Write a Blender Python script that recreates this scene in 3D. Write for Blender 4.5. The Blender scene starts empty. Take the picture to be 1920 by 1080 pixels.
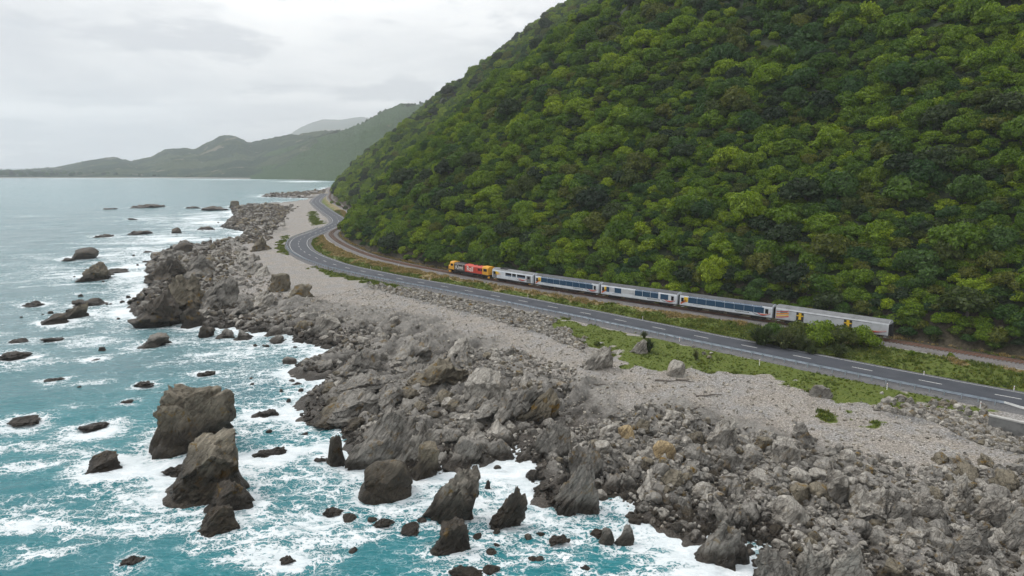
import bpy, bmesh, math, random
import numpy as np
from mathutils import Vector, Matrix, Euler
from bpy.types import NodeSocket

R = math.radians
rng = np.random.RandomState(7)
scene = bpy.context.scene
COL = scene.collection

# ------------------------------------------------------------------ camera
F_PX, EYE_Y, CAM_Z = 1280.0, 310.0, 37.0          # focal length in photo pixels, eye level row, metres above the sea
PITCH = math.atan((540 - EYE_Y) / F_PX)
cam_data = bpy.data.cameras.new('camera')
cam_data.sensor_width = 36.0
cam_data.lens = 36.0 * F_PX / 1920.0
cam_data.clip_start = 0.5
cam_data.clip_end = 30000.0
cam = bpy.data.objects.new('camera', cam_data)
COL.objects.link(cam)
cam.location = (0, 0, CAM_Z)
cam.rotation_euler = (R(90) - PITCH, 0, 0)
scene.camera = cam

# ------------------------------------------------------------------ sky, sun, exposure
SUN_EL, SUN_AZ = R(52), R(-62)                    # azimuth from +Y towards +X
world = bpy.data.worlds.new('World')
scene.world = world
world.use_nodes = True


def node(nt, typ, ins=None, **props):
    nd = nt.nodes.new(typ)
    for k, v in props.items():
        setattr(nd, k, v)
    for k, v in (ins or {}).items():
        s = nd.inputs[k]
        if isinstance(v, NodeSocket):
            nt.links.new(v, s)
        else:
            s.default_value = v
    return nd


def mth(nt, op, a, b=0.0, c=0.0, clamp=False):
    return node(nt, 'ShaderNodeMath', {0: a, 1: b, 2: c}, operation=op, use_clamp=clamp).outputs[0]


def mrange(nt, v, a, b, c=0.0, d=1.0, smooth=True):
    n = node(nt, 'ShaderNodeMapRange', {0: v, 1: a, 2: b, 3: c, 4: d})
    n.interpolation_type = 'SMOOTHSTEP' if smooth else 'LINEAR'
    return n.outputs[0]


def mixc(nt, f, a, b, blend='MIX'):
    def col(v):
        return v if isinstance(v, NodeSocket) else (tuple(v) + (1.0,) if len(v) == 3 else v)
    n = nt.nodes.new('ShaderNodeMix')
    n.data_type = 'RGBA'
    n.blend_type = blend
    for i, v in ((0, f), (6, col(a)), (7, col(b))):
        if isinstance(v, NodeSocket):
            nt.links.new(v, n.inputs[i])
        else:
            n.inputs[i].default_value = v
    return n.outputs[2]


def noise(nt, vec, scale, detail=4.0, rough=0.55, dist=0.0, out=0):
    n = node(nt, 'ShaderNodeTexNoise', {'Scale': scale, 'Detail': detail, 'Roughness': rough, 'Distortion': dist})
    if vec is not None:
        nt.links.new(vec, n.inputs['Vector'])
    return n.outputs[out]


def ramp(nt, v, stops):
    n = nt.nodes.new('ShaderNodeValToRGB')
    el = n.color_ramp.elements
    while len(el) < len(stops):
        el.new(0.5)
    for e, (p, c) in zip(el, stops):
        e.position = p
        e.color = tuple(c) + (1.0,)
    nt.links.new(v, n.inputs[0])
    return n.outputs[0]


def build_world():
    nt = world.node_tree
    nt.nodes.clear()
    out = node(nt, 'ShaderNodeOutputWorld')
    sky = node(nt, 'ShaderNodeTexSky', sky_type='NISHITA')
    sky.sun_disc = False
    sky.sun_elevation = SUN_EL
    sky.sun_rotation = SUN_AZ
    sky.altitude = 30
    sky.dust_density = 2.0
    bg1 = node(nt, 'ShaderNodeBackground', {0: sky.outputs[0], 1: 0.1})
    tc = node(nt, 'ShaderNodeTexCoord').outputs['Generated']
    sp = node(nt, 'ShaderNodeSeparateXYZ', {0: tc})
    zz = mth(nt, 'MAXIMUM', sp.outputs[2], 0.0)
    den = mth(nt, 'ADD', zz, 0.16)
    cx = mth(nt, 'DIVIDE', sp.outputs[0], den)
    cy = mth(nt, 'DIVIDE', sp.outputs[1], den)
    vec = node(nt, 'ShaderNodeCombineXYZ', {0: cx, 1: cy, 2: 1.7}).outputs[0]
    big = noise(nt, vec, 0.7, 5, 0.52, 0.35)
    fine = noise(nt, vec, 1.6, 6, 0.55, 0.25)
    puff = noise(nt, vec, 1.45, 7, 0.56, 0.1)
    tone = mrange(nt, big, 0.32, 0.68, 0.0, 1.0)
    tone = mth(nt, 'MULTIPLY_ADD', mth(nt, 'SUBTRACT', fine, 0.5), 0.75, tone, clamp=True)
    c = ramp(nt, tone, [(0.0, (0.64, 0.66, 0.69)), (0.4, (0.76, 0.775, 0.79)), (1.0, (0.97, 0.97, 0.965))])
    grey = mrange(nt, puff, 0.50, 0.63, 0.0, 0.85)
    c = mixc(nt, grey, c, (0.59, 0.612, 0.645))
    # an overcast sky is brightest overhead
    bg2 = node(nt, 'ShaderNodeBackground', {0: c, 1: mth(nt, 'MULTIPLY_ADD', zz, 1.0, 0.93)})
    thin = mrange(nt, fine, 0.25, 0.45, 0.90, 1.0)
    mx = node(nt, 'ShaderNodeMixShader', {0: thin, 1: bg1.outputs[0], 2: bg2.outputs[0]})
    nt.links.new(mx.outputs[0], out.inputs[0])


build_world()
sun_data = bpy.data.lights.new('sun', 'SUN')
sun_data.energy = 1.5
sun_data.angle = R(14)
sun_data.color = (1.0, 0.96, 0.9)
sun = bpy.data.objects.new('sun', sun_data)
COL.objects.link(sun)
_sd = Vector((math.sin(SUN_AZ) * math.cos(SUN_EL), math.cos(SUN_AZ) * math.cos(SUN_EL), math.sin(SUN_EL)))
sun.rotation_euler = _sd.to_track_quat('Z', 'Y').to_euler()
vs = scene.view_settings
scene.display_settings.display_device = 'sRGB'
vs.view_transform = 'Standard'
vs.look = 'None'
vs.exposure = 0.12
vs.gamma = 1.0
vs.use_curve_mapping = False
cy_ = scene.cycles if hasattr(scene, 'cycles') else None
scene.render.engine = 'CYCLES'
scene.cycles.max_bounces = 5
scene.cycles.diffuse_bounces = 2
scene.cycles.glossy_bounces = 2
scene.cycles.transmission_bounces = 2
scene.cycles.transparent_max_bounces = 4
scene.cycles.volume_bounces = 1
scene.cycles.use_adaptive_sampling = True
scene.cycles.adaptive_threshold = 0.03


# ------------------------------------------------------------------ geometry helpers
def P(x, y, z=0.0):
    """where the line of sight through photo pixel (x, y) meets the level z: how the site plan was surveyed"""
    v = (y - 540.0) / F_PX
    u = (x - 960.0) / F_PX
    d = math.sin(PITCH) + v * math.cos(PITCH)
    w = math.cos(PITCH) - v * math.sin(PITCH)
    t = (CAM_Z - z) / d
    return np.array([u * t, w * t])


def mpp(x, y, z=0.0):
    """metres per photo pixel there"""
    v = (y - 540.0) / F_PX
    d = math.sin(PITCH) + v * math.cos(PITCH)
    return (CAM_Z - z) / d / F_PX


def to_px(p):
    """world points (n,3) to photo pixels and depth"""
    p = np.asarray(p, float)
    z = p[:, 2] - CAM_Z
    dep = p[:, 1] * math.cos(PITCH) - z * math.sin(PITCH)
    up = p[:, 1] * math.sin(PITCH) + z * math.cos(PITCH)
    return 960 + F_PX * p[:, 0] / dep, 540 - F_PX * up / dep, dep


def _hash(ix, iy, iz, seed):
    h = (ix * 374761393 + iy * 668265263 + iz * 2147483647 + seed * 974634) & 0xFFFFFFFF
    h = ((h ^ (h >> 13)) * 1274126177) & 0xFFFFFFFF
    h = ((h ^ (h >> 16)) * 2246822519) & 0xFFFFFFFF
    return ((h ^ (h >> 15)) & 0xFFFFFF).astype(np.float64) / float(0xFFFFFF)


def vnoise(p, seed=0):
    p = np.asarray(p, float)
    if p.shape[1] == 2:
        p = np.concatenate([p, np.zeros((len(p), 1))], 1)
    i = np.floor(p).astype(np.int64)
    f = p - i
    f = f * f * f * (f * (f * 6 - 15) + 10)
    r = 0
    for a in (0, 1):
        wa = f[:, 0] if a else 1 - f[:, 0]
        for b in (0, 1):
            wb = f[:, 1] if b else 1 - f[:, 1]
            for c in (0, 1):
                wc = f[:, 2] if c else 1 - f[:, 2]
                r = r + wa * wb * wc * _hash(i[:, 0] + a, i[:, 1] + b, i[:, 2] + c, seed)
    return r * 2 - 1


def fbm(p, octv=4, seed=0, gain=0.5, lac=2.03, ridged=False):
    p = np.asarray(p, float)
    s, a, tot = 0, 1.0, 0
    for o in range(octv):
        n = vnoise(p, seed + o * 17)
        if ridged:
            n = 1 - 2 * np.abs(n)
        s = s + a * n
        tot += a
        a *= gain
        p = p * lac + 13.7
    return s / tot


def smooth(t, a=0.0, b=1.0):
    t = np.clip((t - a) / (b - a), 0, 1)
    return t * t * (3 - 2 * t)


def catmull(pts, step=1.5):
    pts = np.asarray(pts, float)
    q = np.vstack([2 * pts[0] - pts[1], pts, 2 * pts[-1] - pts[-2]])
    out = []
    for i in range(1, len(q) - 2):
        p0, p1, p2, p3 = q[i - 1], q[i], q[i + 1], q[i + 2]
        n = max(2, int(np.linalg.norm(p2 - p1) / 0.5))
        t = np.linspace(0, 1, n, endpoint=False)[:, None]
        out.append(0.5 * (2 * p1 + (p2 - p0) * t + (2 * p0 - 5 * p1 + 4 * p2 - p3) * t ** 2 + (3 * p1 - p0 - 3 * p2 + p3) * t ** 3))
    c = np.vstack(out + [pts[-1:]])
    for _ in range(30):                                    # relax the survey's jitter
        c[1:-1] = c[1:-1] * 0.5 + (c[:-2] + c[2:]) * 0.25
    return resample(c, step)


def resample(c, step):
    d = np.r_[0, np.cumsum(np.linalg.norm(np.diff(c, axis=0), axis=1))]
    n = max(2, int(round(d[-1] / step)) + 1)
    s = np.linspace(0, d[-1], n)
    return np.stack([np.interp(s, d, c[:, k]) for k in range(c.shape[1])], 1)


def normals2(c):
    t = np.gradient(c, axis=0)
    t /= np.linalg.norm(t, axis=1)[:, None] + 1e-9
    return t, np.stack([-t[:, 1], t[:, 0]], 1)              # tangent, left normal


def poly_dist(p, line, signed=False, tile=40.0):
    """distance of points to a polyline; signed: positive to its left. Works tile by tile on the nearby segments only"""
    p = np.asarray(p, float)
    a, b = line[:-1], line[1:]
    ab = b - a
    L2 = (ab ** 2).sum(1) + 1e-12
    out = np.empty(len(p))
    ts = np.where(np.hypot(p[:, 0], p[:, 1]) > 800, tile * 8, tile)
    key = (np.floor(p[:, 0] / ts).astype(np.int64) + 5000) * 20000 + np.floor(p[:, 1] / ts).astype(np.int64) + 5000 + (ts > tile) * 400000000
    order = np.argsort(key, kind='stable')
    cuts = np.flatnonzero(np.diff(key[order])) + 1
    for idx in np.split(order, cuts):
        if not len(idx):
            continue
        pp = p[idx]
        c = 0.5 * (pp.min(0) + pp.max(0))
        rad = np.hypot(*(pp - c).T).max()
        q = c - a
        t = np.clip((q * ab).sum(1) / L2, 0, 1)
        dc = np.hypot(*(q - t[:, None] * ab).T)
        sel = np.flatnonzero(dc <= dc.min() + 2 * rad + 1e-6)
        best = np.full(len(pp), 1e18)
        sg = np.ones(len(pp))
        for j in sel:
            qx, qy = pp[:, 0] - a[j, 0], pp[:, 1] - a[j, 1]
            t = np.clip((qx * ab[j, 0] + qy * ab[j, 1]) / L2[j], 0, 1)
            d2 = (qx - t * ab[j, 0]) ** 2 + (qy - t * ab[j, 1]) ** 2
            m = d2 < best
            best[m] = d2[m]
            if signed:
                cr = ab[j, 0] * qy - ab[j, 1] * qx
                sg[m] = np.where(cr[m] >= 0, 1, -1)
        out[idx] = np.sqrt(best) * sg
    return out


def in_poly(p, poly):
    p = np.asarray(p, float)
    x, y = p[:, 0], p[:, 1]
    ins = np.zeros(len(p), bool)
    n = len(poly)
    for i in range(n):
        x1, y1 = poly[i]
        x2, y2 = poly[(i + 1) % n]
        if y1 == y2:
            continue
        c = ((y1 > y) != (y2 > y)) & (x < (x2 - x1) * (y - y1) / (y2 - y1) + x1)
        ins ^= c
    return ins


def mesh_np(name, verts, faces, smooth_shade=True):
    me = bpy.data.meshes.new(name)
    verts = np.asarray(verts, np.float32)
    if isinstance(faces, np.ndarray):
        nf, k = faces.shape
        me.vertices.add(len(verts))
        me.vertices.foreach_set('co', verts.ravel())
        me.loops.add(nf * k)
        me.loops.foreach_set('vertex_index', faces.astype(np.int32).ravel())
        me.polygons.add(nf)
        me.polygons.foreach_set('loop_start', np.arange(0, nf * k, k, dtype=np.int32))
        me.polygons.foreach_set('loop_total', np.full(nf, k, np.int32))
        me.update(calc_edges=True)
    else:
        me.from_pydata(verts.tolist(), [], faces)
        me.update()
    if smooth_shade:
        me.polygons.foreach_set('use_smooth', np.ones(len(me.polygons), bool))
    return me


def add_attr(me, name, arr):
    arr = np.asarray(arr, np.float32)
    if arr.ndim == 1:
        at = me.attributes.new(name, 'FLOAT', 'POINT')
        at.data.foreach_set('value', arr)
    elif arr.shape[1] == 3:
        at = me.attributes.new(name, 'FLOAT_VECTOR', 'POINT')
        at.data.foreach_set('vector', arr.ravel())
    else:
        at = me.attributes.new(name, 'FLOAT_COLOR', 'POINT')
        at.data.foreach_set('color', arr.ravel())


def link(name, me, mat=None, parent=None, label=None, cat=None, group=None, kind=None):
    o = bpy.data.objects.new(name, me)
    COL.objects.link(o)
    if mat is not None and me is not None and not me.materials:
        me.materials.append(mat)
    o.parent = parent
    tag(o, label, cat, group, kind)
    return o


def tag(o, label=None, cat=None, group=None, kind=None):
    for k, v in (('label', label), ('category', cat), ('group', group), ('kind', kind)):
        if v:
            o[k] = v
    return o


def grid_faces(nu, nv):
    i = np.arange(nu * nv).reshape(nu, nv)
    return np.stack([i[:-1, :-1], i[1:, :-1], i[1:, 1:], i[:-1, 1:]], -1).reshape(-1, 4)


class MB:
    """collects simple shapes, then becomes one mesh object"""
    def __init__(self):
        self.v, self.f = [], []

    def add(self, vs, fs):
        b = len(self.v)
        self.v += [tuple(map(float, q)) for q in vs]
        self.f += [tuple(b + i for i in f) for f in fs]
        return self

    def box(self, c, s):
        x, y, z = c
        a, b, d = s[0] / 2, s[1] / 2, s[2] / 2
        return self.add([(x - a, y - b, z - d), (x + a, y - b, z - d), (x + a, y + b, z - d), (x - a, y + b, z - d),
                         (x - a, y - b, z + d), (x + a, y - b, z + d), (x + a, y + b, z + d), (x - a, y + b, z + d)],
                        [(0, 3, 2, 1), (4, 5, 6, 7), (0, 1, 5, 4), (1, 2, 6, 5), (2, 3, 7, 6), (3, 0, 4, 7)])

    def prism(self, prof, x0, x1):
        """profile of (y, z) pairs along x"""
        n = len(prof)
        vs = [(x0, y, z) for y, z in prof] + [(x1, y, z) for y, z in prof]
        fs = [tuple(range(n - 1, -1, -1)), tuple(range(n, 2 * n))]
        fs += [(i, (i + 1) % n, n + (i + 1) % n, n + i) for i in range(n)]
        return self.add(vs, fs)

    def plate(self, pts, y, th, side=1):
        """polygon of (x, z) standing proud of a wall at y"""
        n = len(pts)
        vs = [(x, y, z) for x, z in pts] + [(x, y + th * side, z) for x, z in pts]
        fs = [tuple(range(n)), tuple(range(2 * n - 1, n - 1, -1))]
        fs += [(i, n + i, n + (i + 1) % n, (i + 1) % n) for i in range(n)]
        return self.add(vs, fs)

    def band(self, top, bot, y, th, side=1):
        """curved stripe between two equally long (x, z) lines"""
        return self.plate(list(top) + list(bot)[::-1], y, th, side)

    def cyl(self, a, b, r, n=12, r2=None):
        a, b = Vector(a), Vector(b)
        d = (b - a).normalized()
        u = d.orthogonal().normalized()
        w = d.cross(u)
        r2 = r if r2 is None else r2
        vs = [a + (u * math.cos(6.2832 * k / n) + w * math.sin(6.2832 * k / n)) * r for k in range(n)]
        vs += [b + (u * math.cos(6.2832 * k / n) + w * math.sin(6.2832 * k / n)) * r2 for k in range(n)]
        fs = [tuple(range(n - 1, -1, -1)), tuple(range(n, 2 * n))] + [(i, (i + 1) % n, n + (i + 1) % n, n + i) for i in range(n)]
        return self.add(vs, fs)

    def mesh(self, name):
        me = bpy.data.meshes.new(name)
        me.from_pydata(self.v, [], self.f)
        me.update()
        bm = bmesh.new()
        bm.from_mesh(me)
        bmesh.ops.recalc_face_normals(bm, faces=bm.faces)
        bm.to_mesh(me)
        bm.free()
        return me

    def build(self, name, mat, parent=None, **kw):
        return link(name, self.mesh(name), mat, parent, **kw)


# ------------------------------------------------------------------ materials
def material(name):
    m = bpy.data.materials.new(name)
    m.use_nodes = True
    nt = m.node_tree
    nt.nodes.clear()
    out = node(nt, 'ShaderNodeOutputMaterial')
    return m, nt, out


def principled(nt, out, col, rough=0.6, normal=None, **ins):
    b = nt.nodes.new('ShaderNodeBsdfPrincipled')
    def put(k, v):
        if isinstance(v, NodeSocket):
            nt.links.new(v, b.inputs[k])
        else:
            b.inputs[k].default_value = v
    put('Base Color', col if isinstance(col, NodeSocket) else tuple(col) + (1.0,))
    put('Roughness', rough)
    if normal is not None:
        put('Normal', normal)
    for k, v in ins.items():
        put(k.replace('_', ' '), v)
    nt.links.new(b.outputs[0], out.inputs[0])
    return b


def bump(nt, h, strength=0.5, dist=0.1, normal=None):
    n = node(nt, 'ShaderNodeBump', {'Strength': strength, 'Distance': dist, 'Height': h})
    if normal is not None:
        nt.links.new(normal, n.inputs['Normal'])
    return n.outputs[0]


def pos(nt):
    return node(nt, 'ShaderNodeNewGeometry').outputs['Position']


def objrand(nt):
    return node(nt, 'ShaderNodeObjectInfo').outputs['Random']


def plain(name, col, rough=0.5, metal=0.0, wear=0.12, scale=1.5, spec=0.5):
    """painted or bare surface with a little grime"""
    m, nt, out = material(name)
    v = node(nt, 'ShaderNodeTexCoord').outputs['Object']
    n = noise(nt, v, scale, 5, 0.6)
    c = mixc(nt, mrange(nt, n, 0.4, 0.75, 0, 1), col, tuple(x * (1 - 2.2 * wear) for x in col))
    principled(nt, out, c, mth(nt, 'MULTIPLY_ADD', n, 0.2, rough - 0.1), Metallic=metal, Specular_IOR_Level=spec)
    return m


def mat_leaf(name, stops, trans=0.28, patch=0.25):
    m, nt, out = material(name)
    r = objrand(nt)
    v = pos(nt)
    n1 = noise(nt, v, 0.9, 3, 0.6)
    f = mth(nt, 'MULTIPLY_ADD', mth(nt, 'SUBTRACT', n1, 0.5), 2 * patch, r, clamp=True)
    c = ramp(nt, f, stops)
    n2 = noise(nt, v, 2.9, 2, 0.7)
    c = mixc(nt, 1.0, c, ramp(nt, n2, [(0.32, (0.35, 0.4, 0.45)), (0.5, (1.0, 1.0, 1.0)), (0.66, (1.9, 1.7, 1.1))]), 'MULTIPLY')
    d = node(nt, 'ShaderNodeBsdfDiffuse', {0: c, 1: 0.6})
    t = node(nt, 'ShaderNodeBsdfTranslucent', {0: mixc(nt, 1.0, c, (1.2, 1.25, 0.6), 'MULTIPLY')})
    mx = node(nt, 'ShaderNodeMixShader', {0: trans, 1: d.outputs[0], 2: t.outputs[0]})
    g = node(nt, 'ShaderNodeBsdfGlossy', {0: (1, 1, 1, 1), 1: 0.55})
    mx2 = node(nt, 'ShaderNodeMixShader', {0: 0.015, 1: mx.outputs[0], 2: g.outputs[0]})
    nt.links.new(mx2.outputs[0], out.inputs[0])
    return m


def mat_rock(name, tint=(1, 1, 1), pale=1.0, lichen=0.5, wet_z=1.5, dark=False):
    """fractured greywacke: grey brown strata, cracks, pale weathered tops, dark wet tide zone near sea level"""
    m, nt, out = material(name)
    p = pos(nt)
    tc = node(nt, 'ShaderNodeTexCoord').outputs['Object']
    r = objrand(nt)
    off = node(nt, 'ShaderNodeCombineXYZ', {0: mth(nt, 'MULTIPLY', r, 37.0), 1: mth(nt, 'MULTIPLY', r, 11.0), 2: 0.0}).outputs[0]
    q = node(nt, 'ShaderNodeVectorMath', {0: p, 1: off}, operation='ADD').outputs[0]
    mp = node(nt, 'ShaderNodeMapping', {'Vector': q, 'Rotation': (0.25, 0.95, 0.5)}).outputs[0]
    mp = node(nt, 'ShaderNodeMapping', {'Vector': mp, 'Scale': (0.9, 0.9, 3.6)}).outputs[0]
    st = noise(nt, mp, 0.6, 6, 0.65, 0.6)
    big = noise(nt, q, 0.35, 4, 0.55)
    fine = noise(nt, q, 3.5, 6, 0.7)
    vor = node(nt, 'ShaderNodeTexVoronoi', {'Vector': node(nt, 'ShaderNodeVectorMath', {0: mp, 1: noise(nt, q, 1.2, 3, 0.6, out=1)}, operation='ADD').outputs[0], 'Scale': 0.7}, feature='DISTANCE_TO_EDGE').outputs[0]
    crack = mrange(nt, vor, 0.0, 0.05, 1.0, 0.0)
    t = lambda c: tuple(a * b * w for a, b, w in zip(c, tint, (1.0, 0.99, 0.965)))
    c = ramp(nt, mth(nt, 'MULTIPLY_ADD', mth(nt, 'SUBTRACT', big, 0.5), 0.9, st, clamp=True),
             [(0.28, t((0.085, 0.079, 0.070))), (0.42, t((0.19, 0.178, 0.16))), (0.56, t((0.275, 0.262, 0.24))), (0.75, t((0.34 * pale, 0.322 * pale, 0.295 * pale)))])
    c = mixc(nt, mth(nt, 'MULTIPLY', r, 0.35), c, mixc(nt, 1.0, c, (0.62, 0.6, 0.58), 'MULTIPLY'))
    c = mixc(nt, mrange(nt, fine, 0.35, 0.75, 0.0, 0.5), c, mixc(nt, 1.0, c, (1.5, 1.48, 1.45), 'MULTIPLY'))
    c = mixc(nt, mth(nt, 'MULTIPLY', crack, 0.55), c, mixc(nt, 1.0, c, (0.35, 0.33, 0.31), 'MULTIPLY'))
    # weathered, dusty tops
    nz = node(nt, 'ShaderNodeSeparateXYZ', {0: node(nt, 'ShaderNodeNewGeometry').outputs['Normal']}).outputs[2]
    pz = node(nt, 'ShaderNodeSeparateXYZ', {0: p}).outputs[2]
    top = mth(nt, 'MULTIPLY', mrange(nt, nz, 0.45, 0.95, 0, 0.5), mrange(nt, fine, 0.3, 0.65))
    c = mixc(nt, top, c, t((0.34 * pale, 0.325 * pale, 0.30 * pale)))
    # lichen
    ln = noise(nt, q, 0.8, 4, 0.6, 0.4)
    band = mth(nt, 'MULTIPLY', mrange(nt, pz, 0.9, 1.8), mrange(nt, pz, 7.0, 3.8))
    lf = mth(nt, 'MULTIPLY', mth(nt, 'MULTIPLY', mrange(nt, ln, 0.57, 0.66), lichen), band, 0.0, True)
    c = mixc(nt, lf, c, mixc(nt, fine, (0.24, 0.105, 0.015), (0.22, 0.17, 0.035)))
    # tide zone: black weed and water film
    wz = mth(nt, 'MULTIPLY_ADD', mth(nt, 'SUBTRACT', big, 0.5), 2.4, pz)
    wz = mth(nt, 'MULTIPLY_ADD', mth(nt, 'SUBTRACT', fine, 0.5), 0.8, wz)
    wet = mrange(nt, wz, wet_z * 0.35, wet_z * 1.15, 1.0, 0.0)
    if dark:
        wet = mth(nt, 'MAXIMUM', wet, 0.55)
    c = mixc(nt, wet, c, mixc(nt, mrange(nt, fine, 0.4, 0.7), mixc(nt, 1.0, c, (0.26, 0.23, 0.20), 'MULTIPLY'), (0.022, 0.016, 0.010)))
    rough = mth(nt, 'MULTIPLY_ADD', wet, -0.42, 0.85)
    h = mth(nt, 'MULTIPLY_ADD', st, 1.6, mth(nt, 'MULTIPLY_ADD', crack, -0.35, mth(nt, 'MULTIPLY', fine, 0.6)))
    principled(nt, out, c, rough, bump(nt, h, 1.0, 0.5), Specular_IOR_Level=0.35)
    return m


M = {}
M['rock'] = mat_rock('greywacke_rock', wet_z=1.7)
M['rock_pale'] = mat_rock('pale_weathered_rock', (1.38, 1.37, 1.36), 1.25, 0.2, 0.7)
M['rock_dark'] = mat_rock('wet_dark_rock', (0.62, 0.56, 0.5), 0.8, 0.9, 2.2, True)
M['rock_brown'] = mat_rock('olive_brown_rock', (0.80, 0.74, 0.61), 0.95, 1.0, 2.6)
M['sea_brown'] = mat_rock('wave_washed_brown_rock', (0.86, 0.80, 0.68), 1.15, 1.4, 5.6)
M['sea_grey'] = mat_rock('wave_washed_grey_rock', (0.92, 0.89, 0.83), 1.1, 0.8, 4.4)
M['pebble'] = mat_rock('pale_beach_pebble', (1.55, 1.5, 1.42), 1.2, 0.2, 0.5)
M['rock_ochre'] = mat_rock('ochre_boulder_rock', (1.5, 1.2, 0.75), 1.1, 0.3, 0.6)
M['leaf_bright'] = mat_leaf('bright_leaf', [(0.0, (0.068, 0.135, 0.010)), (0.5, (0.130, 0.212, 0.010)), (1.0, (0.205, 0.280, 0.012))])
M['leaf_mid'] = mat_leaf('mid_leaf', [(0.0, (0.046, 0.100, 0.010)), (0.5, (0.086, 0.155, 0.010)), (1.0, (0.130, 0.200, 0.010))])
M['leaf_dark'] = mat_leaf('dark_leaf', [(0.0, (0.014, 0.030, 0.014)), (0.6, (0.024, 0.046, 0.016)), (1.0, (0.040, 0.062, 0.020))], 0.2)
M['leaf_blue'] = mat_leaf('blue_green_leaf', [(0.0, (0.022, 0.060, 0.018)), (0.5, (0.036, 0.088, 0.020)), (1.0, (0.056, 0.112, 0.022))])
M['leaf_olive'] = mat_leaf('olive_leaf', [(0.0, (0.045, 0.070, 0.014)), (0.5, (0.078, 0.102, 0.016)), (1.0, (0.12, 0.135, 0.022))])
M['flax'] = mat_leaf('flax_leaf', [(0.0, (0.035, 0.055, 0.018)), (0.5, (0.060, 0.080, 0.028)), (1.0, (0.095, 0.100, 0.045))], 0.15)
M['grass'] = mat_leaf('grass_blade', [(0.0, (0.060, 0.095, 0.012)), (0.5, (0.095, 0.132, 0.016)), (1.0, (0.15, 0.165, 0.034))], 0.25, 0.5)
M['dry'] = mat_leaf('dry_grass_blade', [(0.0, (0.16, 0.13, 0.05)), (0.5, (0.26, 0.20, 0.095)), (1.0, (0.34, 0.26, 0.14))], 0.2, 0.45)
M['bark'] = plain('grey_brown_bark', (0.10, 0.085, 0.065), 0.9, wear=0.2, scale=6)
M['steel'] = plain('galvanised_steel', (0.36, 0.41, 0.47), 0.45, 0.55, 0.12, 0.8)
M['rust'] = plain('rusty_rail_steel', (0.15, 0.062, 0.035), 0.75, 0.25, 0.15, 3)
M['railtop'] = plain('worn_rail_head', (0.24, 0.15, 0.11), 0.45, 0.5, 0.15, 3)
M['sleeper'] = plain('weathered_sleeper', (0.13, 0.09, 0.065), 0.9, 0, 0.2, 2)
M['white_post'] = plain('white_plastic', (0.75, 0.75, 0.73), 0.5, 0, 0.08)
M['concrete'] = plain('weathered_concrete', (0.17, 0.17, 0.165), 0.9, 0, 0.22, 0.9)
M['concrete_top'] = plain('pale_concrete_cap', (0.42, 0.41, 0.39), 0.9, 0, 0.12, 1.5)
M['driftwood'] = plain('silver_driftwood', (0.14, 0.12, 0.10), 0.9, 0, 0.2, 4)
# ------------------------------------------------------------------ site plan
Z_ROAD, Z_RAIL = 3.6, 4.35
ROAD_PX = [(1912, 748.6), (1768, 721.5), (1635.6, 696), (1519, 673), (1416.6, 652.4), (1323.6, 634), (1240.5, 616.8), (1165, 601.5), (1097, 587.5),
           (1034, 575.6), (976, 564), (922.7, 554), (873, 545), (828, 536.6), (785.6, 529.5), (745, 522), (710, 515), (681, 509), (653, 503), (630, 497),
           (612, 491), (596, 485), (583, 479.6), (573, 474), (565.6, 469), (561.5, 464), (559.5, 458), (561.5, 451), (567.6, 446), (578, 441.5),
           (594, 436), (612, 428.5), (628, 421), (635, 415.4), (631, 408), (620.6, 401), (606, 391), (594, 381), (592, 376.5), (598, 370), (609, 363)]
RAIL_PX = [(1920, 678), (1671, 637.5), (1454, 603), (1276, 577), (1130, 556), (1008, 537.5), (925, 524), (845, 510), (765, 495), (704, 480.6),
           (663, 466), (635, 452), (621, 440), (624, 433), (636, 426), (652, 413), (660, 402), (655, 394), (640, 386), (626, 378), (618, 370), (620, 362)]
SHORE_PX = [(1700, 1400), (1560, 1190), (1500, 1110), (1440, 1070), (1390, 1045), (1320, 1020), (1290, 985), (1215, 975), (1170, 930), (1110, 925), (1060, 950), (1020, 945),
            (1015, 900), (985, 850), (940, 850), (880, 868), (800, 885), (740, 880), (690, 865), (668, 825), (650, 800), (590, 795), (575, 770), (600, 735),
            (660, 705), (715, 690), (640, 697), (565, 708), (575, 685), (640, 665), (650, 645), (590, 645), (530, 625), (470, 618), (400, 612), (330, 605),
            (262, 592), (250, 570), (285, 542), (305, 522), (282, 512), (300, 485), (340, 464), (400, 463), (455, 447), (472, 434), (420, 427), (445, 408),
            (440, 394), (470, 385), (520, 383), (590, 375.5), (600, 372.5), (545, 371), (490, 369), (500, 365), (560, 361), (600, 357), (614, 352)]
road = np.array([P(x, y, Z_ROAD) for x, y in ROAD_PX])
d0 = road[0] - road[2]
d0 /= np.linalg.norm(d0)
road = catmull(np.vstack([road[0] + d0 * 150 + np.array([0, 14.]), road[0] + d0 * 70 + np.array([0, 3.]), road]), 2.0)
rail = np.array([P(x, y, Z_RAIL) for x, y in RAIL_PX])
d0 = rail[0] - rail[1]
d0 /= np.linalg.norm(d0)
rail = catmull(np.vstack([rail[0] + d0 * 170, rail[0] + d0 * 80, rail, [-262, 1000], [-292, 1200], [-250, 1600]]), 2.0)
shore = np.array([P(x, y, 0) for x, y in SHORE_PX])
shore = np.vstack([[260, -260], [70, -40], shore, [-312, 1300], [-280, 1700], [-100, 2100]])
land_poly = np.vstack([shore, [3000, 2100], [3000, -260]])
shore_l = resample(shore, 4.0)
_, rn = normals2(rail)
foot = rail - rn * 4.6                                     # foot of the hill: inland (right-hand) side of the line
foot_l, road_l, rail_l = resample(foot, 5.0), resample(road, 3.0), resample(rail, 5.0)


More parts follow.
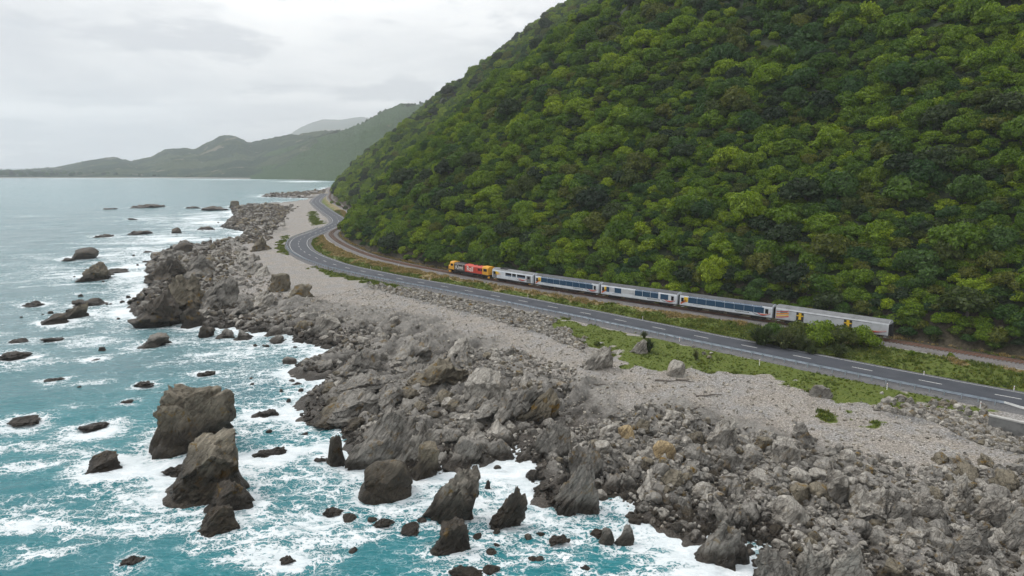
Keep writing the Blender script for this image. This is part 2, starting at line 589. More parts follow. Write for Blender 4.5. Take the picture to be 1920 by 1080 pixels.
def hill_profile(s):
    s = np.maximum(s, 0)
    return 0.722 * s + 14 * (1 - np.exp(-s / 45.0)) - 0.0004 * np.clip(s - 280, 0, 600) ** 2


def hill_z(p, s):
    g = hill_profile(s)
    a = smooth(s, 10, 90)
    q = p / 70.0
    sp = fbm(q, 4, 51, 0.5, ridged=True) * 12 * a - 3 * a + fbm(p / 18.0, 3, 61) * 2.2 * smooth(s, 4, 30)
    return 4.0 + g + sp


def ground_fields(p):
    """height and surface cover at plan points"""
    ds = poly_dist(p, shore_l) * np.where(in_poly(p, land_poly), 1, -1)
    dr = poly_dist(p, road_l, True)
    dl = poly_dist(p, rail_l, True)
    sb = -poly_dist(p, foot_l, True)
    adr, adl = np.abs(dr), np.abs(dl)
    sea_side = dr > 0
    w = np.clip(ds, 0, None) / (np.clip(ds, 0, None) + np.maximum(adr - 5.5, 0) + 1e-3)
    z_b = 3.25 * w ** 0.72
    z_u = -0.30 * np.clip(-ds, 0, None) ** 0.85
    z = np.where(ds > 0, z_b, np.maximum(z_u, -5))
    rocky = np.where(sea_side, 1.0, 0.0) * smooth(ds, -6, 1) * (1 - smooth(ds / (ds + adr + 0.1), 0.30, 0.62)) * (1 - smooth(ds, 24, 38))
    rocky = np.clip(rocky * (0.75 + 0.7 * vnoise(p / 9.0, 5)), 0, 1)
    fw = np.stack([p[:, 0] * 0.5 + p[:, 1] * 0.866, -p[:, 0] * 0.866 + p[:, 1] * 0.5], 1)   # bedding runs this way
    rid = fbm(fw / np.array([11.0, 3.4]), 5, 21, 0.55, ridged=True)
    rub = fbm(p / 1.6, 3, 33)
    z = z + rocky * (0.05 + 2.5 * np.clip(rid, -0.3, 1) + 0.4 * rub) * np.where(ds > -3, 1, 0.3)
    z = z + (1 - rocky) * smooth(ds, 0, 6) * (0.28 * fbm(p / 6.0, 3, 44) + 0.07 * rub)
    z_v = 3.3 + 0.55 * smooth(adr / (adr + adl + 1e-3), 0.25, 0.75) + 0.18 * fbm(p / 3.0, 3, 71) * smooth(adr, 4, 7)
    z = np.where(sea_side | (ds < 0), z, z_v)
    z = z - 1.3 * np.exp(-((p - P(1895, 832, 1.5)) ** 2).sum(1) / 30.0)       # scoured out below the wall
    k = 1 - smooth(adr, 4.6, 8.5)
    z = z * (1 - k) + 3.05 * k
    k = 1 - smooth(adl, 2.6, 4.2)
    z = z * (1 - k) + 3.7 * k
    hill = (sb > 0) & (~sea_side)
    z = np.where(hill, hill_z(p, sb) * smooth(sb, -0.5, 2) + 3.7 * (1 - smooth(sb, -0.5, 2)), z)
    return z, dict(ds=ds, dr=dr, dl=dl, sb=sb, rocky=rocky, sea_side=sea_side)


def ground_z(p):
    return ground_fields(np.atleast_2d(np.asarray(p, float)))[0]


# patches of turf, straw grass and dark rip-rap, outlined on the plan
def plan(px, z=3.0):
    return np.array([P(x, y, z) for x, y in px])


TURF = [plan([(1040, 596), (1200, 630), (1400, 668), (1600, 708), (1760, 745), (1850, 772), (1840, 782), (1700, 760), (1560, 752), (1530, 735), (1440, 705), (1350, 695),
              (1290, 690), (1230, 690), (1165, 680), (1150, 655), (1100, 640), (1060, 615)]),
        plan([(585, 497), (640, 505), (700, 520), (770, 538), (770, 543), (690, 532), (620, 516), (588, 505)]),
        plan([(520, 462), (532, 440), (540, 442), (534, 458), (545, 475), (538, 480), (524, 472)]),
        plan([(582, 396), (590, 396), (594, 408), (610, 420), (590, 422), (580, 410)]),
        plan([(1535, 765), (1565, 763), (1592, 775), (1570, 778), (1540, 775)]),
        plan([(1612, 782), (1640, 782), (1660, 795), (1640, 797), (1618, 792)])]
RIPRAP = [plan([(690, 528), (780, 545), (900, 570), (1040, 598), (1110, 640), (1090, 655), (1020, 625), (900, 590), (760, 556), (690, 540)]),
          plan([(1640, 752), (1850, 785), (1920, 815), (1920, 840), (1840, 825), (1740, 785), (1640, 765)])]


def patch_mask(p, polys, soft=1.2):
    m = np.zeros(len(p))
    for q in polys:
        lo, hi = q.min(0) - 5, q.max(0) + 5
        sel = np.where((p > lo).all(1) & (p < hi).all(1))[0]
        if len(sel):
            pp = p[sel] + np.stack([vnoise(p[sel] / 2.2, 91), vnoise(p[sel] / 2.2, 92)], 1) * 2.3
            d = poly_dist(pp, np.vstack([q, q[:1]])) * np.where(in_poly(pp, q), 1, -1)
            m[sel] = np.maximum(m[sel], smooth(d, -soft, soft))
    return m


def covers(p, f):
    turf = patch_mask(p, TURF)
    adr = np.abs(f['dr'])
    verge = (~f['sea_side']) & (f['sb'] < 0)
    vg = np.where(verge, smooth(adr, 4.9, 5.8) * smooth(np.abs(f['dl']), 3.2, 4.4), 0)
    tr = adr / (adr + np.abs(f['dl']) + 1e-3)
    along = p[:, 0]
    straw = vg * smooth(tr + 0.28 * fbm(p / 4.0, 3, 81) + 0.30 * smooth(-along, -70, 20) - 0.28, 0.42, 0.66)
    grass = np.maximum(turf, vg)
    rip = patch_mask(p, RIPRAP)
    return grass, straw, rip


# ------------------------------------------------------------------ ground
def axis(lo, hi, dense_lo, dense_hi, step, growth, cap):
    mid = np.arange(dense_lo, dense_hi + step, step)
    up, s, x = [], step, mid[-1]
    while x < hi:
        s = min(s * growth, cap)
        x += s
        up.append(x)
    dn, s, x = [], step, mid[0]
    while x > lo:
        s = min(s * growth, cap)
        x -= s
        dn.append(x)
    return np.array(dn[::-1] + list(mid) + up)


def mat_ground():
    m, nt, out = material('beach_and_turf')
    p = pos(nt)
    a1 = node(nt, 'ShaderNodeAttribute', attribute_name='cover')
    sp = node(nt, 'ShaderNodeSeparateColor', {0: a1.outputs['Color']})
    grass, straw, rocky = sp.outputs[0], sp.outputs[1], sp.outputs[2]
    rip = a1.outputs['Alpha']
    n1 = noise(nt, p, 0.25, 5, 0.6)
    n2 = noise(nt, p, 1.6, 5, 0.65)
    n3 = noise(nt, p, 7.0, 4, 0.6)
    v1 = node(nt, 'ShaderNodeTexVoronoi', {'Vector': p, 'Scale': 4.2})
    v2 = node(nt, 'ShaderNodeTexVoronoi', {'Vector': p, 'Scale': 10.0})
    cell = node(nt, 'ShaderNodeSeparateColor', {0: v1.outputs['Color']}).outputs[0]
    cell2 = node(nt, 'ShaderNodeSeparateColor', {0: v2.outputs['Color']}).outputs[0]
    peb = ramp(nt, mth(nt, 'MULTIPLY_ADD', cell, 0.5, mth(nt, 'MULTIPLY', cell2, 0.5)),
               [(0.1, (0.20, 0.188, 0.173)), (0.45, (0.36, 0.34, 0.316)), (0.75, (0.45, 0.43, 0.403)), (0.95, (0.56, 0.54, 0.515))])
    tint = mixc(nt, mrange(nt, n1, 0.35, 0.65), (1.0, 0.94, 0.87), (0.92, 0.93, 0.95))
    peb = mixc(nt, 1.0, peb, tint, 'MULTIPLY')
    gap = mrange(nt, v1.outputs['Distance'], 0.30, 0.62, 0.0, 0.55)
    peb = mixc(nt, gap, peb, (0.11, 0.10, 0.09))
    peb = mixc(nt, mrange(nt, n2, 0.55, 0.75, 0, 0.45), peb, (0.17, 0.155, 0.135))
    yl = mth(nt, 'MULTIPLY', mrange(nt, noise(nt, p, 0.12, 3, 0.5), 0.62, 0.72), mrange(nt, n2, 0.5, 0.62, 0, 0.35))
    peb = mixc(nt, yl, peb, (0.36, 0.25, 0.08))
    rck = ramp(nt, mth(nt, 'MULTIPLY_ADD', n2, 0.6, mth(nt, 'MULTIPLY', n1, 0.45)), [(0.3, (0.085, 0.079, 0.071)), (0.5, (0.20, 0.187, 0.168)), (0.75, (0.34, 0.322, 0.295))])
    c = mixc(nt, mrange(nt, rocky, 0.25, 0.6), peb, rck)
    ripc = mixc(nt, cell, (0.09, 0.09, 0.088), (0.30, 0.295, 0.285))
    c = mixc(nt, mth(nt, 'MULTIPLY', rip, 0.85), c, mixc(nt, gap, ripc, (0.05, 0.05, 0.05)))
    gr = ramp(nt, mth(nt, 'MULTIPLY_ADD', n3, 0.4, mth(nt, 'MULTIPLY', n2, 0.6)), [(0.3, (0.052, 0.078, 0.012)), (0.5, (0.092, 0.122, 0.017)), (0.75, (0.155, 0.162, 0.042))])
    st = ramp(nt, mth(nt, 'MULTIPLY_ADD', n3, 0.5, mth(nt, 'MULTIPLY', n2, 0.5)), [(0.3, (0.14, 0.115, 0.05)), (0.55, (0.25, 0.195, 0.095)), (0.8, (0.36, 0.28, 0.155))])
    gm = mth(nt, 'MULTIPLY_ADD', mth(nt, 'SUBTRACT', n2, 0.5), 0.9, grass)
    c = mixc(nt, mrange(nt, gm, 0.35, 0.6), c, gr)
    sm = mth(nt, 'MULTIPLY_ADD', mth(nt, 'SUBTRACT', n2, 0.5), 0.9, straw)
    c = mixc(nt, mrange(nt, sm, 0.35, 0.65), c, st)
    soil = node(nt, 'ShaderNodeAttribute', attribute_name='soil').outputs['Fac']
    c = mixc(nt, soil, c, ramp(nt, n2, [(0.3, (0.028, 0.026, 0.016)), (0.55, (0.06, 0.05, 0.032)), (0.75, (0.12, 0.10, 0.07))]))
    pz = node(nt, 'ShaderNodeSeparateXYZ', {0: p}).outputs[2]
    wz = mth(nt, 'MULTIPLY_ADD', mth(nt, 'SUBTRACT', n1, 0.5), 1.6, pz)
    wet = mrange(nt, wz, 0.6, 2.1, 1.0, 0.0)
    c = mixc(nt, wet, c, mixc(nt, 1.0, c, (0.22, 0.20, 0.18), 'MULTIPLY'))
    h = mth(nt, 'MULTIPLY_ADD', v1.outputs['Distance'], -0.8, mth(nt, 'MULTIPLY_ADD', n2, 1.2, mth(nt, 'MULTIPLY', v2.outputs['Distance'], -0.35)))
    principled(nt, out, c, mth(nt, 'MULTIPLY_ADD', wet, -0.45, 0.92), bump(nt, h, 0.8, 0.2), Specular_IOR_Level=0.3)
    return m


def build_ground():
    gx = axis(-420, 330, -75, 75, 0.5, 1.02, 8)
    gy = axis(20, 1450, 52, 150, 0.5, 1.012, 9)
    X, Y = np.meshgrid(gx, gy, indexing='ij')
    p = np.stack([X.ravel(), Y.ravel()], 1)
    sb = -poly_dist(p, foot_l, True)
    okv = sb < 6.0
    ds = poly_dist(p[okv], shore_l) * np.where(in_poly(p[okv], land_poly), 1, -1)
    okv[okv] = ds > -22
    fc = grid_faces(len(gx), len(gy))
    fc = fc[okv[fc].all(1)]
    used = np.unique(fc)
    idx = -np.ones(len(p), int)
    idx[used] = np.arange(len(used))
    p = p[used]
    z, f = ground_fields(p)
    grass, straw, rip = covers(p, f)
    me = mesh_np('ground', np.column_stack([p, z]), idx[fc])
    add_attr(me, 'cover', np.stack([grass, straw, f['rocky'], rip], 1))
    add_attr(me, 'soil', np.where(~f['sea_side'] & (f['sb'] > -2.5), 1.0, 0.0))
    print('ground verts', len(used))
    link('ground', me, mat_ground(), kind='structure', label='pale pebble beach and rocky foreshore rising to the road')
    # hillside under the forest
    hx = axis(-400, 900, -130, 220, 3.0, 1.03, 14)
    hy = axis(-60, 1650, 90, 450, 3.0, 1.02, 14)
    X, Y = np.meshgrid(hx, hy, indexing='ij')
    p = np.stack([X.ravel(), Y.ravel()], 1)
    sb = -poly_dist(p, foot_l, True)
    z = np.where(sb > 0, hill_z(p, sb) * smooth(sb, -0.5, 2) + 3.7 * (1 - smooth(sb, -0.5, 2)), 3.5) - 0.15
    fc = grid_faces(len(hx), len(hy))
    okv = (sb > 0.6) & (sb < 700)
    fc = fc[okv[fc].all(1)]
    used = np.unique(fc)
    idx = -np.ones(len(p), int)
    idx[used] = np.arange(len(used))
    me = mesh_np('hillside', np.column_stack([p, z])[used], idx[fc])
    m, nt, out = material('forest_floor')
    q = pos(nt)
    n = noise(nt, q, 0.4, 5, 0.6)
    c = ramp(nt, n, [(0.3, (0.014, 0.022, 0.008)), (0.55, (0.024, 0.036, 0.012)), (0.75, (0.045, 0.05, 0.02))])
    principled(nt, out, c, 0.95, bump(nt, n, 0.8, 1.0))
    link('hillside', me, m, kind='structure', label='steep hillside under the forest')


build_ground()


# ------------------------------------------------------------------ sea
# rocks that stand in or by the water: photo outline (left, right, top, waterline), shape, material, label
SEA_ROCKS = [
    (289, 452, 712, 846, 'block', 'sea_brown', 'big square-topped sea rock, largest standing in the surf'),
    (303, 468, 815, 944, 'ramp', 'sea_brown', 'sloping brown rock just below the big square-topped sea rock'),
    (305, 372, 846, 892, 'low', 'rock_dark', 'small dark weedy rock wedged between the two big sea rocks'),
    (385, 476, 902, 962, 'ramp', 'rock_dark', 'dark upper slab of the weedy pair below the sloping sea rock'),
    (371, 456, 948, 1001, 'ramp', 'sea_brown', 'lower slab of the weedy pair below the sloping sea rock'),
    (220, 273, 1026, 1063, 'low', 'rock_dark', 'dark weedy rock awash at the bottom edge, far left'),
    (583, 628, 838, 868, 'low', 'rock_dark', 'low dark shoulder beside the orange-patched rock in the surf'),
    (612, 651, 816, 872, 'block', 'sea_brown', 'upright rock with orange lichen patch in the surf'),
    (671, 776, 865, 941, 'round', 'sea_brown', 'rounded brown boulder sitting in the surf off the point'),
    (790, 903, 884, 984, 'fin', 'sea_grey', 'slanting pointed rock fin in the white surf'),
    (805, 884, 978, 1040, 'ramp', 'rock_dark', 'dark wet rock awash below the slanting fin'),
    (917, 990, 914, 991, 'fin', 'sea_grey', 'stubby grey pinnacle in the surf right of the slanting fin'),
    (1028, 1071, 979, 1020, 'low', 'rock_dark', 'small dark kelp-hung rock in the foam below the grey pinnacle'),
    (697, 741, 956, 987, 'low', 'rock_dark', 'small dark weedy rock below the rounded boulder'),
    (604, 646, 944, 966, 'low', 'rock_dark', 'dark flat rock awash left of the rounded boulder'),
    (525, 556, 1040, 1056, 'low', 'rock_dark', 'tiny dark rock awash near the bottom edge'),
    (470, 522, 762, 784, 'low', 'rock_dark', 'dark weedy rock right of the big square-topped rock'),
    (370, 404, 683, 704, 'low', 'rock_dark', 'dark rock behind the big square-topped rock'),
    (530, 557, 668, 684, 'round', 'rock', 'small grey rock in the foam before the slab spur'),
    (545, 566, 712, 722, 'low', 'rock_dark', 'low dark rock off the tip of the slab spur'),
    (474, 540, 832, 860, 'low', 'rock_dark', 'ragged weed-covered reef awash in mid channel'),
    (750, 786, 985, 1003, 'low', 'rock_dark', 'dark weedy rock awash left of the wet fin base'),
    (905, 921, 900, 922, 'fin', 'rock', 'tiny rock spike beside the slanting fin'),
    (985, 1012, 880, 902, 'round', 'rock', 'small grey rock in the foam by the inlet'),
    (924, 942, 873, 883, 'round', 'rock', 'small rock in the foam under the boulder bank'),
    (1122, 1152, 992, 1020, 'round', 'rock', 'grey rock in the foam, left one of a close pair'),
    (1150, 1190, 985, 1020, 'fin', 'rock', 'pointed grey rock in the foam, right one of a close pair'),
    (1365, 1405, 1018, 1058, 'round', 'rock', 'wet grey rock beside the dark foreground spur'),
    (1275, 1300, 992, 1010, 'low', 'rock_brown', 'low brown rock at the edge of the foam by the foreground spur'),
    (840, 910, 1055, 1085, 'low', 'rock_dark', 'dark weedy reef awash at the bottom edge of the surf'),
    (1085, 1110, 1045, 1070, 'low', 'rock_dark', 'dark rock in the foam at the bottom edge'),
    (147, 203, 788, 806, 'low', 'rock_dark', 'narrow dark reef in open water left of the big rock'),
    (160, 232, 850, 888, 'ramp', 'rock_dark', 'long slanting reef awash left of the sloping brown rock'),
    (228, 254, 744, 756, 'low', 'rock_dark', 'small purple-dark rock awash in the turquoise water'),
    (20, 75, 775, 798, 'low', 'rock_dark', 'broken reef awash near the left edge'),
    (252, 288, 711, 724, 'low', 'rock_dark', 'dark rock with a wash of foam above the big rock'),
    (82, 122, 705, 716, 'low', 'rock_dark', 'thin dark reef in open water near the left edge'),
    (172, 192, 667, 677, 'low', 'rock_dark', 'lone small dark rock in open water'),
    (0, 58, 647, 674, 'low', 'rock_dark', 'dark reef cut by the left edge of the picture'),
    (78, 118, 628, 640, 'low', 'rock_dark', 'small dark rock in the foam near the left edge'),
    (18, 50, 632, 642, 'low', 'rock_dark', 'thin dark rock just above the reef at the left edge'),
    (78, 126, 588, 608, 'ramp', 'rock_dark', 'low tail of the sloping reef in open water'),
    (118, 168, 568, 596, 'fin', 'rock_brown', 'humped head of the sloping reef in open water'),
    (140, 202, 552, 574, 'low', 'rock_dark', 'two-tongued dark reef above the humped one'),
    (44, 82, 558, 574, 'low', 'rock_dark', 'dark rounded rock near the left edge in open water'),
    (140, 212, 490, 526, 'peak', 'rock_brown', 'peaked brown islet off the headland'),
    (195, 240, 499, 513, 'low', 'rock_brown', 'low tail of the peaked brown islet'),
    (138, 184, 464, 486, 'round', 'rock_dark', 'round-backed dark islet seaward of the headland'),
    (115, 140, 475, 489, 'low', 'rock_dark', 'small dark rock beside the round-backed islet'),
    (260, 320, 626, 652, 'ramp', 'rock', 'slanting rock in the foam below the headland'),
    (340, 386, 575, 614, 'peak', 'rock_dark', 'dark wedge rock at the foot of the headland'),
    (372, 404, 608, 634, 'peak', 'rock_dark', 'dark pointed rock in foam right of the wedge rock'),
    (405, 440, 616, 636, 'peak', 'rock', 'grey humped rock in foam off the headland'),
    (436, 478, 618, 640, 'peak', 'rock', 'pair-headed grey rock in foam off the headland'),
    (505, 536, 628, 644, 'round', 'rock', 'grey rock in foam near the stony bank'),
    (612, 640, 652, 668, 'round', 'rock', 'small grey rock in the cove foam'),
    (325, 368, 454, 478, 'round', 'rock_dark', 'dark lump at the seaward tip of the headland'),
    (268, 288, 467, 474, 'low', 'rock_dark', 'small dark rock in the breakers'),
    (266, 282, 485, 492, 'low', 'rock_dark', 'tiny dark rock in the breakers nearest the headland'),
    (240, 284, 427, 440, 'low', 'rock_dark', 'long dark rock in the breakers'),
    (322, 340, 426, 438, 'round', 'rock_dark', 'round dark rock in the breakers'),
    (176, 212, 435, 445, 'low', 'rock_dark', 'low dark reef seaward of the breakers'),
    (370, 404, 420, 431, 'low', 'rock_dark', 'dark reef close to the dark rocky flat'),
    (240, 258, 406, 412, 'low', 'rock_dark', 'tiny far rock in calm water'),
    (245, 312, 382, 390, 'low', 'rock_dark', 'far reef line in calm water'),
    (194, 220, 388, 393, 'low', 'rock_dark', 'small far reef left of the reef line'),
    (348, 376, 384, 391, 'low', 'rock_dark', 'far reef nearing the point'),
    (378, 432, 380, 395, 'low', 'rock_dark', 'long dark rocks at the seaward end of the point'),
    (430, 450, 376, 390, 'block', 'rock_brown', 'square brown stack at the end of the point'),
]
GUT = np.random.RandomState(3)


def mat_sea():
    m, nt, out = material('sea_water')
    p = pos(nt)
    at = node(nt, 'ShaderNodeAttribute', attribute_name='foam')
    sp = node(nt, 'ShaderNodeSeparateColor', {0: at.outputs['Color']})
    foam, pale, deep = sp.outputs[0], sp.outputs[1], sp.outputs[2]
    rot = node(nt, 'ShaderNodeMapping', {'Vector': p, 'Rotation': (0, 0, -0.35), 'Scale': (0.55, 1.0, 1.0)}).outputs[0]
    warp = noise(nt, p, 0.35, 4, 0.6, out=1)
    wv = node(nt, 'ShaderNodeVectorMath', {0: node(nt, 'ShaderNodeVectorMath', {0: warp, 1: (0.5, 0.5, 0.5)}, operation='SUBTRACT').outputs[0], 'Scale': 3.4}, operation='SCALE').outputs[0]
    q = node(nt, 'ShaderNodeVectorMath', {0: rot, 1: wv}, operation='ADD').outputs[0]
    warp2 = noise(nt, p, 1.7, 3, 0.6, out=1)
    wv2 = node(nt, 'ShaderNodeVectorMath', {0: node(nt, 'ShaderNodeVectorMath', {0: warp2, 1: (0.5, 0.5, 0.5)}, operation='SUBTRACT').outputs[0], 'Scale': 1.0}, operation='SCALE').outputs[0]
    q2 = node(nt, 'ShaderNodeVectorMath', {0: q, 1: wv2}, operation='ADD').outputs[0]
    v1 = node(nt, 'ShaderNodeTexVoronoi', {'Vector': q2, 'Scale': 0.6}, feature='DISTANCE_TO_EDGE').outputs[0]
    v2 = node(nt, 'ShaderNodeTexVoronoi', {'Vector': q2, 'Scale': 1.5}, feature='DISTANCE_TO_EDGE').outputs[0]
    n1 = noise(nt, q, 0.5, 8, 0.68, 0.5)
    n2 = noise(nt, q, 0.16, 3, 0.5)
    web = mth(nt, 'MAXIMUM', mrange(nt, v1, 0.0, 0.13, 1.0, 0.0), mrange(nt, v2, 0.0, 0.12, 0.8, 0.0))
    # amount of foam wanted here decides how far lace closes up into sheets
    s = mth(nt, 'MULTIPLY_ADD', web, 0.44, mth(nt, 'MULTIPLY', n1, 0.84))
    s = mth(nt, 'MULTIPLY_ADD', mth(nt, 'SUBTRACT', n2, 0.5), 0.35, s)
    thr = mth(nt, 'MULTIPLY_ADD', foam, -0.93, 1.07)
    f = mrange(nt, mth(nt, 'SUBTRACT', s, thr), -0.09, 0.16)
    # water colours; the grey far out is sky reflection put into the colour
    wc = mixc(nt, deep, (0.000, 0.155, 0.178), (0.006, 0.075, 0.104))
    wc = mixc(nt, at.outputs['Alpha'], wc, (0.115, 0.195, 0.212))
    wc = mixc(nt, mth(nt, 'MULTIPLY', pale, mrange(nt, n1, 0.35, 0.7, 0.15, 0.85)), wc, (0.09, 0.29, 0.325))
    veil = mrange(nt, mth(nt, 'SUBTRACT', s, thr), -0.30, 0.08, 0.0, 0.36)
    wc = mixc(nt, veil, wc, (0.34, 0.52, 0.55))
    fc = mixc(nt, mrange(nt, n1, 0.35, 0.8), (0.62, 0.68, 0.70), (0.86, 0.88, 0.89))
    c = mixc(nt, f, wc, fc)
    rough = mth(nt, 'MULTIPLY_ADD', f, 0.6, 0.16)
    wv_r = node(nt, 'ShaderNodeMapping', {'Vector': p, 'Rotation': (0, 0, -0.5), 'Scale': (0.35, 1.0, 1.0)}).outputs[0]
    r1 = noise(nt, wv_r, 0.55, 5, 0.62, 0.2)
    r2 = noise(nt, wv_r, 2.2, 5, 0.65, 0.3)
    h = mth(nt, 'MULTIPLY_ADD', r1, 1.0, mth(nt, 'MULTIPLY', r2, 0.38))
    h = mth(nt, 'MULTIPLY_ADD', f, 0.12, h)
    principled(nt, out, c, rough, bump(nt, h, 0.9, 0.8), IOR=1.33)
    return m


def build_sea():
    gx = axis(-9000, 9000, -60, 34, 0.42, 1.02, 300)
    gy = axis(-400, 9000, 54, 108, 0.42, 1.014, 300)
    X, Y = np.meshgrid(gx, gy, indexing='ij')
    p = np.stack([X.ravel(), Y.ravel()], 1)
    near = np.where((p[:, 1] < 1500) & (p[:, 1] > 20) & (p[:, 0] > -700) & (p[:, 0] < 150))[0]
    q = p[near]
    dsh = np.full(len(p), 1e3)
    dsh[near] = poly_dist(q, shore_l) * np.where(in_poly(q, land_poly), -1, 1)     # positive out to sea
    drk = np.full(len(p), 1e3)
    for xl, xr, yt, yb, *_ in SEA_ROCKS:
        k = mpp(0.5 * (xl + xr), yb)
        c = P(0.5 * (xl + xr), yb - 0.22 * (yb - yt))
        rad = 0.5 * (xr - xl) * k
        d = np.hypot(q[:, 0] - c[0], q[:, 1] - c[1]) - rad * 0.8
        drk[near] = np.minimum(drk[near], d * np.where(rad > 2, 1.0, 1.6) + np.where(rad > 2, 0, 1.0))
    g = lambda d, w: np.exp(-(np.clip(d, 0, None) / w) ** 2)
    foam = np.maximum(0.95 * g(dsh, 8.0), 0.80 * g(drk, 3.6))
    foam = np.maximum(foam, 0.42 * g(dsh, 26))
    pale = np.maximum(0.8 * g(dsh, 16), 0.6 * g(drk, 6))
    deep = np.zeros(len(p))
    # sheets of broken water, as (photo x, y, half width, half height, strength)
    SHEETS = [(620, 900, 150, 60, .58), (760, 1000, 200, 55, .50), (960, 890, 90, 40, .95), (1000, 1040, 170, 40, .66), (1180, 1000, 120, 60, .9), (1130, 945, 90, 25, .95), (1250, 1040, 110, 40, .75),
              (560, 980, 110, 60, .5), (500, 1040, 130, 40, .46), (520, 800, 80, 60, .42), (620, 745, 60, 70, .6), (600, 655, 110, 22, .82), (420, 655, 150, 22, .55), (690, 705, 45, 14, .95),
              (120, 850, 120, 18, .72), (40, 875, 70, 22, .62), (60, 985, 80, 18, .5), (250, 960, 40, 60, .5), (300, 990, 110, 50, .5), (60, 1030, 60, 20, .35), (255, 870, 30, 60, .45),
              (160, 640, 120, 14, .66), (60, 660, 60, 12, .5), (350, 640, 80, 15, .6), (240, 600, 90, 20, .42), (220, 545, 70, 25, .55), (255, 510, 80, 40, .85), (290, 475, 120, 18, .88), (320, 450, 150, 14, .78), (215, 580, 60, 30, .6), (90, 520, 120, 25, .42),
              (385, 418, 75, 22, .8), (300, 412, 90, 10, .5), (400, 400, 50, 5, .6), (100, 500, 80, 8, .4), (60, 478, 70, 8, .25), (60, 425, 80, 4, .2), (560, 378, 60, 2, .5), (150, 760, 90, 12, .3), (180, 715, 80, 12, .18),
              (570, 340.5, 60, 1.6, .9), (420, 337, 120, 1.0, .7), (200, 335, 200, 0.7, .6), (60, 405, 60, 2.5, .35)]
    for x, y, a, b, s in SHEETS:
        c = P(x, y)
        ex = P(x + a, y) - c
        ey0, ey1 = P(x, y - b) - c, P(x, y + b) - c
        lx = np.linalg.norm(ex)
        dy = p[:, 1] - c[1]
        ly = np.where(dy > 0, abs(ey0[1]), abs(ey1[1]))
        dx = p[:, 0] - c[0] - dy * c[0] / c[1] - dy * 0.0
        foam = np.maximum(foam, s * np.exp(-((dx / lx) ** 2 + (dy / ly) ** 2) * 1.1))
    for x, y, a, b, s in [(470, 720, 110, 40, .9), (250, 690, 120, 30, .5), (450, 800, 60, 40, .5), (100, 930, 160, 60, .25), (640, 1000, 80, 40, .3), (330, 680, 160, 20, .6), (90, 720, 120, 30, .3)]:
        c = P(x, y)
        lx, l2 = np.linalg.norm(P(x + a, y) - c), abs(P(x, y - b)[1] - c[1])
        deep = np.maximum(deep, s * np.exp(-(((p[:, 0] - c[0]) / lx) ** 2 + ((p[:, 1] - c[1]) / l2) ** 2)))
    grey = np.clip(smooth(p[:, 1] - 0.25 * p[:, 0], 95, 190) + 0.25 * fbm(p / 30.0, 3, 12), 0, 1)  # greyer with distance: stands in for sky reflected at a grazing angle
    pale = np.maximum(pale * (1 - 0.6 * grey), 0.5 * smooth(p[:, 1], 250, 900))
    deep = np.maximum(deep, 0.12 + 0.25 * fbm(p / 14.0, 3, 8))
    ws = np.stack([p[:, 0] * 0.94 + p[:, 1] * 0.34, -p[:, 0] * 0.34 + p[:, 1] * 0.94], 1)
    nz_ = np.flatnonzero((p[:, 1] < 1400) & (p[:, 1] > 20) & (np.abs(p[:, 0]) < 1100))
    foam = foam * (0.85 + 0.35 * vnoise(p / 9.0, 15)) + 0.40 * smooth(fbm(ws / np.array([16.0, 4.5]), 4, 19), 0.02, 0.5) * (0.35 + 0.65 * g(dsh, 90)) * (1 - smooth(p[:, 1], 350, 900))
    foam = np.where(p[:, 1] > 120, np.maximum(foam, 0), foam)
    pale = np.maximum(pale, foam * 0.9)
    w = np.stack([p[:, 0] * 0.87 + p[:, 1] * 0.49, -p[:, 0] * 0.49 + p[:, 1] * 0.87], 1)
    fade = (1 - smooth(p[nz_, 1], 300, 1400)) * (1 - smooth(np.abs(p[nz_, 0]), 700, 1100))
    z = np.zeros(len(p))
    z[nz_] = (0.45 * fbm(w[nz_] / np.array([17., 6.]), 3, 101) + 0.20 * fbm(w[nz_] / np.array([4.5, 1.7]), 3, 113)) * fade
    z[nz_] += 0.12 * np.clip(foam[nz_], 0, 1) * fbm(p[nz_] / 0.9, 2, 131) * fade
    z[nz_] += 0.2 * np.exp(-((dsh[nz_] - 5) / 5) ** 2) * vnoise(p[nz_] / 6.0, 141)
    fc = grid_faces(len(gx), len(gy))
    keep = np.where(dsh > -14, True, False)
    inland = in_poly(p, land_poly) & (dsh > 900)
    keep &= ~inland
    keep &= ~((p[:, 0] > 260) & (p[:, 1] < 2100))
    fc = fc[keep[fc].all(1)]
    used = np.unique(fc)
    idx = -np.ones(len(p), int)
    idx[used] = np.arange(len(used))
    me = mesh_np('sea', np.column_stack([p, z])[used], idx[fc])
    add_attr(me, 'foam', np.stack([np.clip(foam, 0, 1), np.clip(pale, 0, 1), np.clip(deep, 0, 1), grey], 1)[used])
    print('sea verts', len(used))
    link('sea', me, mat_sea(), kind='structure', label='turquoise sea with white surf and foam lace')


build_sea()


# ------------------------------------------------------------------ road
def strip(line, offs, zs, name, mat, parent=None, a=0, b=None, **kw):
    """sheet along a line; offsets to the left of its direction"""
    _, n = normals2(line)
    line, n = line[a:b], n[a:b]
    k = len(offs)
    v = np.zeros((len(line), k, 3))
    for j, (o, z) in enumerate(zip(offs, zs)):
        v[:, j, :2] = line + n * np.reshape(o, (-1, 1) if np.ndim(o) else (1,))
        v[:, j, 2] = z
    return link(name, mesh_np(name, v.reshape(-1, 3), grid_faces(len(line), k)), mat, parent, **kw)


